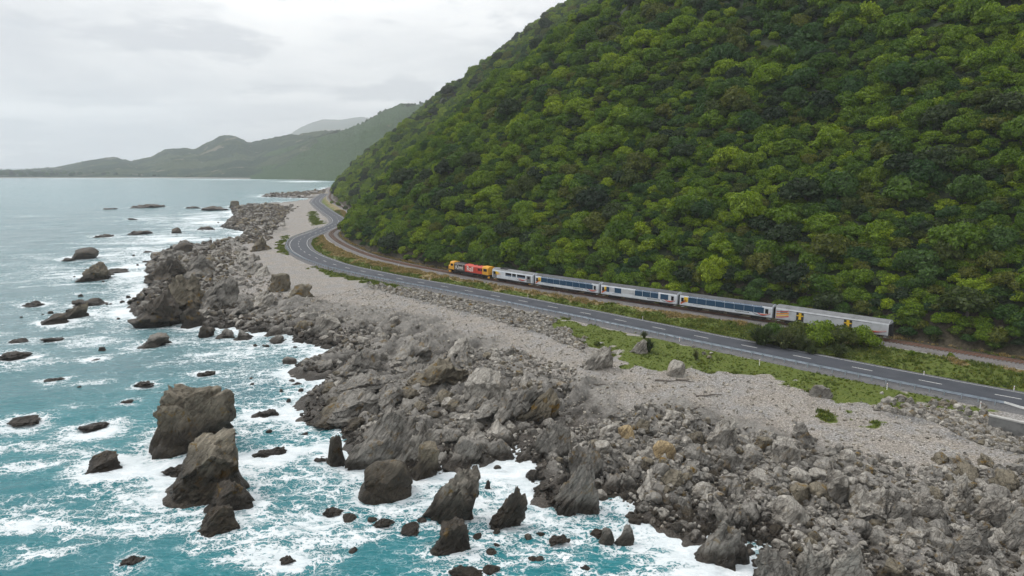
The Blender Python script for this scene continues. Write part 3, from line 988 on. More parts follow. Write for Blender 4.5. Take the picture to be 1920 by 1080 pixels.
def mat_asphalt():
    m, nt, out = material('chip_seal_asphalt')
    p = pos(nt)
    n = noise(nt, p, 0.35, 5, 0.6)
    g = noise(nt, p, 9.0, 4, 0.7)
    c = ramp(nt, mth(nt, 'MULTIPLY_ADD', n, 0.7, mth(nt, 'MULTIPLY', g, 0.3)), [(0.3, (0.034, 0.038, 0.048)), (0.55, (0.052, 0.056, 0.067)), (0.75, (0.078, 0.080, 0.088))])
    principled(nt, out, c, 0.8, bump(nt, g, 0.3, 0.02), Specular_IOR_Level=0.35)
    return m


def mat_gravel(name, lo, hi, scale=5.0):
    m, nt, out = material(name)
    p = pos(nt)
    v = node(nt, 'ShaderNodeTexVoronoi', {'Vector': p, 'Scale': scale})
    cell = node(nt, 'ShaderNodeSeparateColor', {0: v.outputs['Color']}).outputs[0]
    n = noise(nt, p, 0.5, 4, 0.6)
    c = mixc(nt, mth(nt, 'MULTIPLY_ADD', n, 0.6, mth(nt, 'MULTIPLY', cell, 0.5), clamp=True), lo, hi)
    principled(nt, out, c, 0.95, bump(nt, v.outputs['Distance'], 0.8, -0.08))
    return m


M['asphalt'] = mat_asphalt()
M['paint'] = plain('worn_road_paint', (0.62, 0.62, 0.60), 0.7, 0, 0.16, 2.5)
M['shoulder'] = mat_gravel('shoulder_gravel', (0.075, 0.075, 0.08), (0.15, 0.147, 0.145))
M['ballast'] = mat_gravel('track_ballast', (0.070, 0.064, 0.062), (0.185, 0.172, 0.165), 4.0)
road_o = strip(road, [4.15, 2.0, 0.0, -2.0, -4.15], [Z_ROAD, Z_ROAD + .04, Z_ROAD + .06, Z_ROAD + .04, Z_ROAD], 'road', M['asphalt'], kind='structure', label='two-lane asphalt highway curving along the coast')
strip(road, [7.0, 5.2, 4.16, 4.14], [2.6, 3.42, 3.55, Z_ROAD - .012], 'shoulder', M['shoulder'], road_o)
strip(road, [-4.14, -4.16, -5.0, -6.6], [Z_ROAD - .012, 3.55, 3.45, 2.6], 'shoulder', M['shoulder'], road_o)
for s in (3.55, -3.55):
    strip(road, [s + .07, s - .07], [Z_ROAD + .022, Z_ROAD + .022], 'edge_line', M['paint'], road_o)
road_len = np.r_[0, np.cumsum(np.linalg.norm(np.diff(road, axis=0), axis=1))]


def at_len(line, cum, s):
    p = np.array([np.interp(s, cum, line[:, 0]), np.interp(s, cum, line[:, 1])])
    q = np.array([np.interp(s + 0.5, cum, line[:, 0]), np.interp(s + 0.5, cum, line[:, 1])])
    r = np.array([np.interp(s - 0.5, cum, line[:, 0]), np.interp(s - 0.5, cum, line[:, 1])])
    t = (q - r) / (np.linalg.norm(q - r) + 1e-9)
    return p, t


def len_at(line, cum, p):
    d = np.hypot(line[:, 0] - p[0], line[:, 1] - p[1])
    return cum[d.argmin()]


s_ref = len_at(road, road_len, P(1097, 587.5, Z_ROAD))
s = s_ref % 10.0 + 10
while s < road_len[-1] - 20:
    seg = np.array([at_len(road, road_len, s + e)[0] for e in np.linspace(-1.6, 1.6, 5)])
    strip(seg, [.10, -.10], [Z_ROAD + .068, Z_ROAD + .068], 'centre_dash', M['paint'], road_o)
    s += 10.0
M['reflector'] = M['paint']

# ------------------------------------------------------------------ railway
bal_o = strip(rail, [3.6, 2.5, 1.75, -1.75, -2.6, -3.8], [3.35, 3.9, Z_RAIL - .27, Z_RAIL - .27, 3.9, 3.4], 'railway_ballast', M['ballast'], kind='structure', label='grey brown ballast bed of the railway')
rail_cum = np.r_[0, np.cumsum(np.linalg.norm(np.diff(rail, axis=0), axis=1))]
track = link('railway_track', None, label='single rusty railway track curving round the foot of the hill', cat='railway track')
s_end = len_at(rail, rail_cum, np.array([-262, 1000.]))
n_end = int(np.searchsorted(rail_cum, s_end))
RG = 0.534 + 0.03
for sgn in (1, -1):
    o = RG * sgn
    prof = [(o - .035, Z_RAIL - .16), (o - .035, Z_RAIL - .002), (o + .035, Z_RAIL - .002), (o + .035, Z_RAIL - .16)]
    r_ = strip(rail, [q[0] for q in prof[::-1]], [q[1] for q in prof[::-1]], 'rail', M['rust'], track, 0, n_end)
    strip(rail, [o + .03, o - .03], [Z_RAIL, Z_RAIL], 'rail_head', M['railtop'], r_, 0, n_end)
slp = MB().box((0, 0, 0), (0.24, 2.3, 0.16)).mesh('sleeper')
slp.materials.append(M['sleeper'])
s0 = len_at(rail, rail_cum, P(1960, 684, Z_RAIL))
s1 = len_at(rail, rail_cum, P(1660, 636, Z_RAIL))
s2 = len_at(rail, rail_cum, P(850, 511, Z_RAIL))
s3 = len_at(rail, rail_cum, P(628, 431, Z_RAIL))
spots = list(np.arange(s0, s1, 0.61))[:90] + list(np.arange(s2, s3, 0.70))[:210]
for s in spots:
    p, t = at_len(rail, rail_cum, s)
    o = link('sleeper', slp, None, track)
    o.location = (p[0], p[1], Z_RAIL - .235)
    o.rotation_euler = (0, 0, math.atan2(t[1], t[0]))
rest = [s for s in np.arange(s0 - 60, s_end, 0.65) if not (s0 <= s <= spots[89] + .3 or s2 - .3 <= s <= spots[-1] + .3)]
mb = MB()
for s in rest:
    p, t = at_len(rail, rail_cum, s)
    n = np.array([-t[1], t[0]])
    c = []
    for zz in (Z_RAIL - .31, Z_RAIL - .155):
        for a, b in ((-.12, -1.15), (.12, -1.15), (.12, 1.15), (-.12, 1.15)):
            q = p + t * a + n * b
            c.append((q[0], q[1], zz))
    mb.add(c, [(4, 5, 6, 7), (0, 1, 5, 4), (1, 2, 6, 5), (2, 3, 7, 6), (3, 0, 4, 7)])
mb.build('sleepers', M['sleeper'], track, kind='stuff')


# ------------------------------------------------------------------ far hills
def mat_far(name, forest, field, bare, s=0.004, b0=0.62, f0=0.5):
    m, nt, out = material(name)
    p = pos(nt)
    n1 = noise(nt, p, s, 5, 0.6, 0.6)
    n2 = noise(nt, p, s * 6, 5, 0.65)
    n3 = noise(nt, p, s * 30, 4, 0.7)
    c = mixc(nt, mrange(nt, n3, 0.35, 0.7), forest, tuple(x * 1.7 for x in forest))
    c = mixc(nt, mrange(nt, mth(nt, 'MULTIPLY_ADD', n2, 0.25, mth(nt, 'MULTIPLY', n1, 0.75)), f0, f0 + .06), c, field)
    c = mixc(nt, mrange(nt, noise(nt, p, s * 2.2, 4, 0.6, 0.8), b0, b0 + .05), c, bare)
    principled(nt, out, c, 1.0, bump(nt, mth(nt, 'MULTIPLY_ADD', n3, 0.5, n2), 1.0, 9.0), Specular_IOR_Level=0.0)
    return m


def far_hill(name, ridge, base_y, dist, mat, label, seed, rough=0.12, back=0.5, nu=260, nv=60, power=0.85):
    """a hill range: ridge points surveyed at `dist` metres, falling towards the near shore and away behind"""
    xs = np.linspace(ridge[0][0], ridge[-1][0], nu)
    ry = np.interp(xs, [r[0] for r in ridge], [r[1] for r in ridge])
    by = np.interp(xs, [b[0] for b in base_y], [b[1] for b in base_y])
    V = []
    for x, yr, yb in zip(xs, ry, by):
        d = np.interp(x, [q[0] for q in dist], [q[1] for q in dist])
        dr = np.array([(x - 960) / F_PX / math.cos(PITCH), 1.0])
        top = dr * d
        h = CAM_Z + (EYE_Y - yr) / F_PX * d
        bs = P(x, yb)
        V.append((bs, top, h))
    v = np.linspace(0, 1 + back, nv)
    pts = np.zeros((nu, nv, 3))
    for i, (bs, top, h) in enumerate(V):
        xy = bs[None] + (top - bs)[None] * v[:, None]
        prof = np.where(v <= 1, 1.6 + (h - 1.6) * np.clip(v, 0, 1) ** power, h * (1 - 0.9 * smooth(v, 1, 1 + back)))
        pts[i, :, :2] = xy
        pts[i, :, 2] = prof
    flat = pts.reshape(-1, 3)
    L = np.linalg.norm(V[nu // 2][1] - V[nu // 2][0])
    gul = fbm(flat[:, :2] / (L * 0.28), 5, seed, 0.55, ridged=True)
    vv = np.tile(v, nu)
    env = smooth(vv, 0.03, 0.4) * (1 - 0.75 * smooth(vv, 0.75, 1.0)) + 0.0
    flat[:, 2] += gul * rough * np.repeat([q[2] for q in V], nv) * env
    flat[:, 2] += 3.0 * fbm(flat[:, :2] / 25.0, 3, seed + 5) * smooth(vv, 0.05, 0.2)
    flat[:, 2] = np.where(vv < 0.01, -1.0, np.maximum(flat[:, 2], 0.8))
    me = mesh_np(name, flat, grid_faces(nu, nv))
    RIDGES[name] = (xs, np.array([np.r_[q[1], q[2]] for q in V]))
    return link(name, me, mat, kind='structure', label=label)


RIDGES = {}
far_hill('mountain', [(430, 318), (480, 304), (520, 285), (545, 264), (580, 242), (600, 234), (620, 228), (650, 229), (690, 223), (740, 232), (800, 250), (900, 290)], [(430, 320), (900, 320)], [(430, 8200), (900, 8200)],
         mat_far('far_mountain', (0.05, 0.065, 0.05), (0.08, 0.09, 0.06), (0.14, 0.13, 0.10), 0.0012), 'distant grey mountain fading into cloud', 201, 0.1, 0.4, 160, 40)
far_hill('hills', [(-330, 316), (-120, 313), (0, 317), (60, 319), (130, 314), (190, 303), (215, 299), (235, 296), (265, 304), (300, 298), (330, 286), (360, 286), (385, 287), (400, 281), (425, 272), (440, 268.5), (458, 268), (480, 276), (520, 271), (545, 268), (600, 258), (680, 250), (760, 250)],
         [(-330, 333), (0, 333.5), (300, 333), (500, 335), (620, 337), (760, 340)], [(-330, 3900), (0, 3700), (300, 3400), (480, 3300), (760, 3200)],
         mat_far('coastal_hills', (0.022, 0.036, 0.024), (0.058, 0.075, 0.042), (0.15, 0.135, 0.10), 0.0055, 0.61, 0.50), 'rolling dark hills along the far side of the bay', 211, 0.36, 0.5, 420, 70, 0.7)
far_hill('hill', [(470, 312), (487, 302), (505, 293), (530, 284), (560, 276), (600, 265), (640, 254), (680, 241), (705, 228), (730, 214), (760, 206), (790, 201), (830, 192), (900, 180), (1000, 170)], [(470, 336), (560, 337), (620, 339), (1000, 346)],
         [(470, 2700), (640, 2550), (800, 2350), (1000, 2200)],
         mat_far('bush_hill', (0.034, 0.058, 0.026), (0.05, 0.08, 0.034), (0.13, 0.12, 0.07), 0.005, 0.66, 0.55), 'long bush-clad spur running down to the far beach', 221, 0.27, 0.5, 360, 80, 0.9)
# far beach: pale gravel rim of the bay
bx = np.linspace(-330, 640, 120)
fb = np.array([P(x, np.interp(x, [-330, 0, 300, 500, 620, 640], [334.2, 334.2, 333.9, 336.2, 339.2, 339.8])) for x in bx])
fb2 = np.array([P(x, np.interp(x, [-330, 0, 300, 500, 620, 640], [332.4, 332.4, 332.0, 334.4, 336.2, 336.4])) for x in bx])
vv = np.concatenate([np.column_stack([fb, np.full(120, -0.5)])[:, None], np.column_stack([fb * .3 + fb2 * .7, np.full(120, 2.0)])[:, None], np.column_stack([fb2, np.full(120, 2.6)])[:, None]], 1)
link('beach', mesh_np('beach', vv.reshape(-1, 3), grid_faces(120, 3)), mat_gravel('far_beach_gravel', (0.13, 0.12, 0.105), (0.22, 0.205, 0.18), 0.5), kind='structure', label='grey gravel beach along the head of the bay')


# ------------------------------------------------------------------ haze over the bay
def build_haze():
    mb = MB().box((0, 4300, 396), (19000, 11200, 812))
    m = bpy.data.materials.new('haze')
    m.use_nodes = True
    nt = m.node_tree
    nt.nodes.clear()
    out = node(nt, 'ShaderNodeOutputMaterial')
    v = node(nt, 'ShaderNodeVolumePrincipled', {'Color': (0.93, 0.96, 1.0, 1.0), 'Density': 0.00012, 'Anisotropy': 0.0, 'Density Attribute': ''})
    m.cycles.homogeneous_volume = True
    nt.links.new(v.outputs[0], out.inputs['Volume'])
    mb.build('haze', m, kind='stuff', label='pale sea haze over the bay')


build_haze()
# ------------------------------------------------------------------ rocks
_ICO = {}


def ico(sub):
    if sub not in _ICO:
        bm = bmesh.new()
        bmesh.ops.create_icosphere(bm, subdivisions=sub, radius=1.0)
        bm.verts.index_update()
        _ICO[sub] = (np.array([v.co[:] for v in bm.verts]), np.array([[v.index for v in f.verts] for f in bm.faces]))
        bm.free()
    return _ICO[sub]


def unit(v):
    return v / (np.linalg.norm(v, axis=-1, keepdims=True) + 1e-9)


def rock_mesh(name, seed, sub, kind='round', mat=None):
    """broken rock about 1 wide, 1 deep; stands from z = -0.3 up to 1"""
    r = np.random.RandomState(seed)
    v, f = ico(sub)
    p = v.copy()
    if kind in ('block', 'column', 'ramp', 'fin', 'peak', 'spur'):                     # squarer body
        p = np.sign(p) * np.abs(p) ** (0.72 if kind in ('block', 'ramp') else 0.62 if kind == 'column' else 0.85)
        p = p / np.abs(p).max() * 1.0
    npl = {'round': 9, 'block': 12, 'low': 10}.get(kind, 13)
    nn = unit(r.normal(size=(npl, 3)))
    off = r.uniform(0.62, 0.9, npl) if kind == 'round' else r.uniform(0.45, 0.82, npl)
    if kind in ('block', 'ramp'):
        nn[:5] = unit(np.array([[0.1, -0.05, 1], [1, 0.1, 0.12], [-1, 0.2, 0.3], [0.1, -1, 0.15], [0.2, 1, 0.2]]) + r.normal(size=(5, 3)) * 0.1)
        off[:5] = (0.62, 0.72, 0.70, 0.72, 0.72)
        off[5:] = r.uniform(0.68, 0.98, npl - 5)
    for n, o in zip(nn, off):
        d = p @ n - o
        p = p - np.where(d > 0, d * 0.94, 0)[:, None] * n
    q = p * 1.25 + r.uniform(-50, 50, 3)
    amp = {'round': 0.08, 'low': 0.26, 'column': 0.20}.get(kind, 0.16)
    dirs = unit(p)
    bed = unit(np.array([0.55, -0.25, 0.8]) + r.normal(size=3) * 0.15)
    if kind in ('fin', 'column'):
        bed = unit(np.array([0.9, 0.35, -0.25 if kind == 'fin' else 0.05]) + r.normal(size=3) * 0.1)
    lay = (p @ bed)[:, None]
    qs = np.concatenate([lay * 5.0 + fbm(q, 2, seed)[:, None] * 0.8, q[:, :2] * 0.35], 1)
    strata = fbm(qs, 3, seed + 3, ridged=True)
    p = p + dirs * (amp * fbm(q * 1.4, 4, seed + 9, 0.55) + (0.03 if kind == 'round' else 0.085) * strata)[:, None]
    # joint blocks: each stands a little proud of or behind its neighbours
    for cnt, am in ((16, 0.13), (70, 0.075)) if kind != 'round' else ((14, 0.05),):
        if sub < 4:
            break
        st_ = np.eye(3) + 0.9 * np.outer(bed, bed)
        sd = (unit(r.normal(size=(cnt, 3))) * r.uniform(0.5, 1.0, (cnt, 1))) @ st_
        pw = (p + 0.07 * np.column_stack([fbm(q * 2.5 + k_, 2, seed + k_) for k_ in range(3)])) @ st_
        d2 = ((pw[:, None] - sd[None]) ** 2).sum(2)
        o2 = np.sort(d2, 1)[:, :2]
        hgt = r.uniform(-1, 1, cnt)[d2.argmin(1)]
        gap_ = np.clip(1 - (np.sqrt(o2[:, 1]) - np.sqrt(o2[:, 0])) / 0.07, 0, 1)
        p = p + dirs * (am * hgt * (1 - gap_) - am * 0.9 * gap_)[:, None]
    if sub >= 4:
        p = p + dirs * (0.035 * fbm(q * 6.0, 3, seed + 21, ridged=True))[:, None] * (0.45 if kind == 'round' else 1)
    lo, hi = p.min(0), p.max(0)
    p = (p - (lo + hi) / 2) / (hi - lo) * np.array([1, 1, 1.3])
    p[:, 2] += 0.35
    fl = np.clip((0.35 - p[:, 2]) / 0.65, 0, 1)                 # the foot spreads, no undercut
    p[:, :2] *= (1 + 0.55 * fl)[:, None]
    z = np.clip(p[:, 2], 0, 1)
    if kind == 'fin':
        p[:, 0] = p[:, 0] * (1 - 0.42 * z) + 0.30 * z - 0.10
        p[:, 1] = p[:, 1] * (1 - 0.25 * z)
        p[:, 2] = np.where(p[:, 2] > 0, p[:, 2] * (0.85 + 0.28 * fbm(p[:, :2] * 3.2 + seed, 3, seed + 4, ridged=True)), p[:, 2])
    elif kind == 'peak':
        p[:, 0] = p[:, 0] * (1 - 0.5 * z) - 0.05 * z
        p[:, 1] = p[:, 1] * (1 - 0.35 * z)
        p[:, 2] = np.where(p[:, 2] > 0, p[:, 2] * (0.85 + 0.28 * fbm(p[:, :2] * 3.0 + seed, 3, seed + 4, ridged=True)), p[:, 2])
    elif kind == 'column':
        g = vnoise(np.column_stack([p[:, 0] * 3.2, p[:, 1] * 3.2]) + seed, seed)
        p[:, 2] *= 1 + 0.28 * g * z
    elif kind == 'low':
        p[:, 2] = np.where(p[:, 2] > 0, p[:, 2] * (0.55 + 0.6 * np.abs(vnoise(p[:, :2] * 4 + seed, seed))), p[:, 2])
    elif kind == 'ramp':
        p[:, 2] = np.where(p[:, 2] > 0, p[:, 2] * (0.42 + 0.58 * smooth(p[:, 0] + 0.25 * p[:, 1], -0.55, 0.22)) * (0.9 + 0.18 * fbm(p * 2.5 + seed, 3, seed + 2, ridged=True)), p[:, 2])
    elif kind == 'spur':
        p[:, 2] = np.where(p[:, 2] > 0, p[:, 2] * (0.45 + 0.75 * smooth(p[:, 0], -0.5, 0.25)) * (0.75 + 0.5 * fbm(p * 3.0 + seed, 3, seed + 2, ridged=True)), p[:, 2])
    lo, hi = p.min(0), p.max(0)
    p[:, 0] = (p[:, 0] - (lo[0] + hi[0]) / 2) / (hi[0] - lo[0])
    p[:, 1] = (p[:, 1] - (lo[1] + hi[1]) / 2) / (hi[1] - lo[1])
    p[:, 2] = np.where(p[:, 2] > 0, p[:, 2] / hi[2], p[:, 2])
    me = mesh_np(name, p, f)
    if mat:
        me.materials.append(M[mat])
    return me


def place_rock(spec, seed, base=0.0, name='rock', cat='rock', group=None, deep=None, on_ground=False):
    xl, xr, yt, yb, kind, mat, label = spec
    xc, w = 0.5 * (xl + xr), xr - xl
    z0 = base
    if on_ground:
        c = P(xc, yb, 2.0)
        z0 = float(ground_z(c)[0])
        c = P(xc, yb, z0)
        z0 = float(ground_z(c)[0])
    k = mpp(xc, yb, z0)
    W = w * k
    fwd = P(xc, yb, z0)
    phi = math.atan2(CAM_Z - z0, np.linalg.norm(fwd))
    D = W * (deep or {'low': 0.75, 'fin': 0.55, 'column': 0.8, 'spur': 0.9}.get(kind, 0.8))
    H = ((yb - yt) * k - 0.42 * D * math.sin(phi)) / math.cos(phi)
    H = max(H, 0.16 * W)
    if on_ground and kind in ('fin', 'column'):
        H *= 0.74
    if kind == 'low':
        H = min(0.6 * H, 0.2 * W)
    c = fwd * (1 + 0.40 * D / np.linalg.norm(fwd))
    px = w
    me = rock_mesh(name, seed, 5 if px > 62 else 4 if px > 26 else 3, kind, mat)
    o = link(name, me, None, None, label, cat, group)
    o.location = (c[0], c[1], z0 - 0.12)
    o.scale = (W, D, H + 0.12)
    o.rotation_euler = (0, 0, -math.atan2(c[0], c[1]) + np.random.RandomState(seed).uniform(-0.15, 0.15))
    return o, c, 0.5 * max(W, D)


rock_spots = []
for i, sp in enumerate(SEA_ROCKS):
    o, c, r_ = place_rock(sp, 300 + i * 7, 0.0, 'sea_rock', 'rock', None)
    rock_spots.append((c[0], c[1], r_))

LAND_ROCKS = [
    (1012, 1125, 815, 962, 'fin', 'rock', 'tall slanting outcrop standing at the inlet edge of the foreshore'),
    (1060, 1130, 800, 900, 'column', 'rock', 'blocky crag leaning on the tall slanting outcrop by the inlet'),
    (650, 790, 735, 872, 'fin', 'rock', 'long pale-topped slanting fin at the water behind the rounded boulder'),
    (720, 822, 765, 868, 'fin', 'rock_pale', 'greenish pale fin lying against the long slanting fin'),
    (572, 690, 752, 800, 'ramp', 'rock_brown', 'orange-stained slab low at the water on the slab spur'),
    (600, 725, 728, 790, 'ramp', 'rock', 'middle tilted slab of the slab spur'),
    (615, 720, 700, 738, 'ramp', 'rock', 'upper tilted slab of the slab spur by the narrow inlet'),
    (560, 640, 672, 712, 'ramp', 'rock', 'seaward end of the slab ridge beyond the narrow inlet'),
    (615, 720, 655, 708, 'spur', 'rock', 'humped middle of the slab ridge beyond the narrow inlet'),
    (690, 830, 630, 692, 'spur', 'rock', 'broad striped landward hump of the slab ridge'),
    (760, 900, 668, 728, 'spur', 'rock_brown', 'brownish knobbly outcrop in the middle of the foreshore'),
    (860, 960, 690, 760, 'block', 'rock_pale', 'pale square crag in the middle of the foreshore'),
    (905, 1010, 715, 800, 'spur', 'rock', 'grey reddish crag sloping up to the pebble beach'),
    (960, 1050, 705, 790, 'fin', 'rock_brown', 'reddish brown tilted crag at the pebble beach edge'),
    (1000, 1075, 760, 850, 'column', 'rock', 'dark cracked crag behind the inlet'),
    (895, 968, 806, 870, 'column', 'rock', 'fluted dark block at the head of the white inlet'),
    (770, 830, 828, 892, 'block', 'rock_brown', 'split brown block at the surf edge near the rounded boulder'),
    (745, 790, 848, 888, 'low', 'rock_brown', 'yellow-stained low rock next to the split brown block'),
    (850, 906, 815, 862, 'round', 'rock', 'smooth grey block in the boulder bank above the inlet'),
    (1298, 1396, 950, 1062, 'fin', 'rock', 'dark fluted foreground spur reaching into the foam'),
    (1335, 1412, 930, 1010, 'column', 'rock', 'upper part of the dark foreground spur'),
    (1410, 1484, 1000, 1095, 'column', 'rock', 'upright rounded foreground pillar right of the dark spur'),
    (1490, 1570, 988, 1110, 'column', 'rock_pale', 'large pale fluted foreground crag at the bottom edge, left half'),
    (1550, 1640, 980, 1110, 'column', 'rock_pale', 'large pale fluted foreground crag at the bottom edge, right half'),
    (1528, 1602, 838, 945, 'column', 'rock_pale', 'tall pale fluted crag rising from the boulder field'),
    (1585, 1664, 882, 978, 'column', 'rock_pale', 'second pale fluted crag just right of the tall one'),
    (1574, 1606, 840, 870, 'round', 'rock_pale', 'pale round knob beside the tall fluted crag'),
    (1316, 1384, 778, 842, 'ramp', 'rock_pale', 'pale weathered mound at the edge of the pebble beach'),
    (1480, 1530, 775, 832, 'column', 'rock', 'grey ribbed crag at the right end of the boulder field'),
    (1440, 1500, 820, 870, 'block', 'rock_pale', 'pale cracked block below the grey ribbed crag'),
    (1086, 1152, 628, 695, 'fin', 'rock_pale', 'white-grey outcrop at the seaward corner of the turf'),
    (1140, 1182, 632, 664, 'low', 'rock_pale', 'broken pale ledge behind the white-grey outcrop'),
    (1178, 1214, 622, 664, 'fin', 'rock_pale', 'slender leaning pale rock beside the flax bush'),
    (1250, 1287, 672, 708, 'round', 'rock_pale', 'round pale boulder at the edge of the turf'),
    (1206, 1234, 738, 772, 'column', 'rock_pale', 'small pale stump of rock standing alone on the pebbles'),
    (1238, 1266, 796, 818, 'round', 'rock', 'lone grey boulder between pebbles and boulder field'),
    (1515, 1560, 718, 748, 'block', 'rock', 'dark grey block under the turf bank'),
    (1222, 1268, 824, 856, 'round', 'rock_ochre', 'yellow ochre boulder, brightest in the boulder field'),
    (1270, 1334, 830, 866, 'round', 'rock', 'big smooth grey boulder right of the ochre one'),
    (1156, 1190, 794, 822, 'round', 'rock_ochre', 'pinkish tan boulder at the upper edge of the boulder field'),
    (1448, 1510, 930, 982, 'round', 'rock_pale', 'big pale rounded boulder above the foreground pillar'),
    (1222, 1262, 866, 902, 'round', 'rock', 'dark egg-shaped boulder in the boulder field'),
    (1164, 1198, 888, 918, 'round', 'rock', 'dark angular boulder by the wet rock shelf'),
    (1715, 1770, 985, 1018, 'round', 'rock_pale', 'large tan boulder in the bottom right boulder field'),
    (1752, 1800, 1005, 1040, 'round', 'rock', 'rounded grey boulder just right of the large tan one'),
    (1690, 1760, 900, 975, 'column', 'rock_pale', 'jagged pale crag in the right-hand outcrop'),
    (1755, 1830, 880, 960, 'spur', 'rock_pale', 'broad pale ridge in the right-hand outcrop'),
    (1820, 1905, 895, 990, 'column', 'rock_pale', 'fluted pale crag near the right edge'),
    (1880, 1960, 930, 1030, 'column', 'rock', 'grey crag cut by the right edge'),
    (1740, 1800, 845, 888, 'low', 'rock_pale', 'low pale ledge above the right-hand outcrop'),
    (1660, 1712, 935, 985, 'block', 'rock', 'grey block left of the right-hand outcrop'),
    (1775, 1850, 965, 1040, 'spur', 'rock', 'dark broken ledge below the right-hand outcrop'),
    (245, 345, 540, 604, 'spur', 'rock_dark', 'dark seaward shoulder of the headland'),
    (290, 400, 512, 590, 'spur', 'rock_brown', 'olive grey main crag of the headland'),
    (360, 450, 515, 580, 'spur', 'rock', 'grey landward crag of the headland'),
    (275, 350, 478, 530, 'spur', 'rock_dark', 'dark knob on the outer headland'),
    (330, 420, 470, 520, 'spur', 'rock', 'long grey ledge on the outer headland'),
    (500, 546, 510, 548, 'block', 'rock_brown', 'brown stump of rock below the road bend'),
    (470, 512, 438, 470, 'spur', 'rock_brown', 'brownish knoll under the tight road bend'),
    (430, 480, 555, 590, 'spur', 'rock', 'grey ledge in the stony flat behind the headland'),
    (590, 640, 588, 616, 'round', 'rock_pale', 'long tan boulder on the stony bank'),
    (575, 625, 540, 572, 'low', 'rock', 'ragged grey ledge on the flat below the verge'),
    (720, 740, 452, 480, 'fin', 'rock_pale', 'pale bare rock face in the bush above the railway'),
    (734, 750, 450, 476, 'fin', 'rock_pale', 'narrow pale rock rib right of the bare rock face'),
]
for i, sp in enumerate(LAND_ROCKS):
    o, c, r_ = place_rock(sp, 900 + i * 5, 0, 'outcrop' if sp[4] != 'round' else 'boulder', 'rock', None, None, True)
    o.location.z -= 0.25
    rock_spots.append((c[0], c[1], r_))

# more of the same tilted beds, breaking through the stones along the strike
SPUR_ME = [rock_mesh('outcrop', 2000 + i * 13, 4, ('spur', 'ramp', 'spur', 'fin')[i % 4], ('rock', 'rock_brown', 'rock', 'rock_pale', 'rock', 'rock_brown', 'rock_pale', 'rock')[i]) for i in range(8)]


def short(label):
    out = []
    for w in label.replace(',', ' ,').split():
        if w in ('at', 'in', 'on', 'of', 'by', 'just', 'behind', 'standing', 'lying', 'leaning', 'low', 'rising', 'sloping', 'right', 'left', 'next', 'beside', 'reaching', 'above', 'below', 'near', 'cut', 'beyond', ',', 'under', 'sitting', 'between', 'with', 'alone', 'off', 'wedged', 'awash') and len(out) > 1:
            break
        out.append(w)
    return ' '.join(out)


MARKS = [(x_[0], x_[1], short(sp_[6])) for x_, sp_ in zip(rock_spots, SEA_ROCKS + LAND_ROCKS)]


def near_mark(x, y):
    return min(MARKS, key=lambda m_: (m_[0] - x) ** 2 + (m_[1] - y) ** 2)[2]


SPUR_ZONES = [([(290, 540), (350, 480), (470, 460), (560, 560), (640, 610), (560, 630), (400, 600), (280, 585)], 34, 2.2, 5.0), ([(600, 750), (700, 660), (900, 680), (1040, 760), (1060, 860), (960, 850), (800, 870), (660, 830)], 44, 1.5, 3.8),
              ([(1120, 900), (1300, 870), (1420, 920), (1380, 990), (1240, 950)], 16, 1.2, 2.6), ([(1640, 900), (1780, 850), (1950, 900), (1950, 1060), (1700, 1000)], 24, 1.3, 2.9), ([(445, 430), (455, 395), (500, 388), (540, 420), (500, 445)], 12, 2.2, 5.0),
              ([(420, 610), (560, 600), (760, 630), (640, 660), (560, 640)], 10, 1.4, 2.6)]
rs_ = np.random.RandomState(17)
for zi_, (px_, n_, a_, b_) in enumerate(SPUR_ZONES):
    poly_ = plan(px_, 1.2)
    k_ = 0
    while k_ < n_:
        q_ = rs_.uniform(poly_.min(0), poly_.max(0))
        if not in_poly(q_[None], poly_)[0] or any((q_[0] - m_[0]) ** 2 + (q_[1] - m_[1]) ** 2 < (0.75 * m_[2]) ** 2 for m_ in rock_spots):
            k_ += 0.02
            continue
        k_ += 1
        i_ = rs_.randint(8)
        w_ = rs_.uniform(a_, b_)
        col_ = ('grey', 'brown', 'grey', 'pale', 'grey', 'brown', 'pale', 'grey')[i_]
        o = link('outcrop', SPUR_ME[i_], None, None, '%s %s outcrop of tilted beds near the %s' % ('broad' if w_ > .5 * (a_ + b_) else 'small', col_, near_mark(*q_)), 'rock', 'tilted rock beds on the foreshore')
        o.location = (q_[0], q_[1], float(ground_z(q_)[0]) - .3)
        o.scale = (w_ * 1.9, w_ * 1.15, w_ * rs_.uniform(.5, .85))
        o.rotation_euler = (0, 0, math.atan2(.85, .5) + rs_.normal(0, .3))
        rock_spots.append((q_[0], q_[1], w_ * .7))

STONE_PROTO = bpy.data.collections.new('stone_shapes')          # shapes only; never linked to the scene


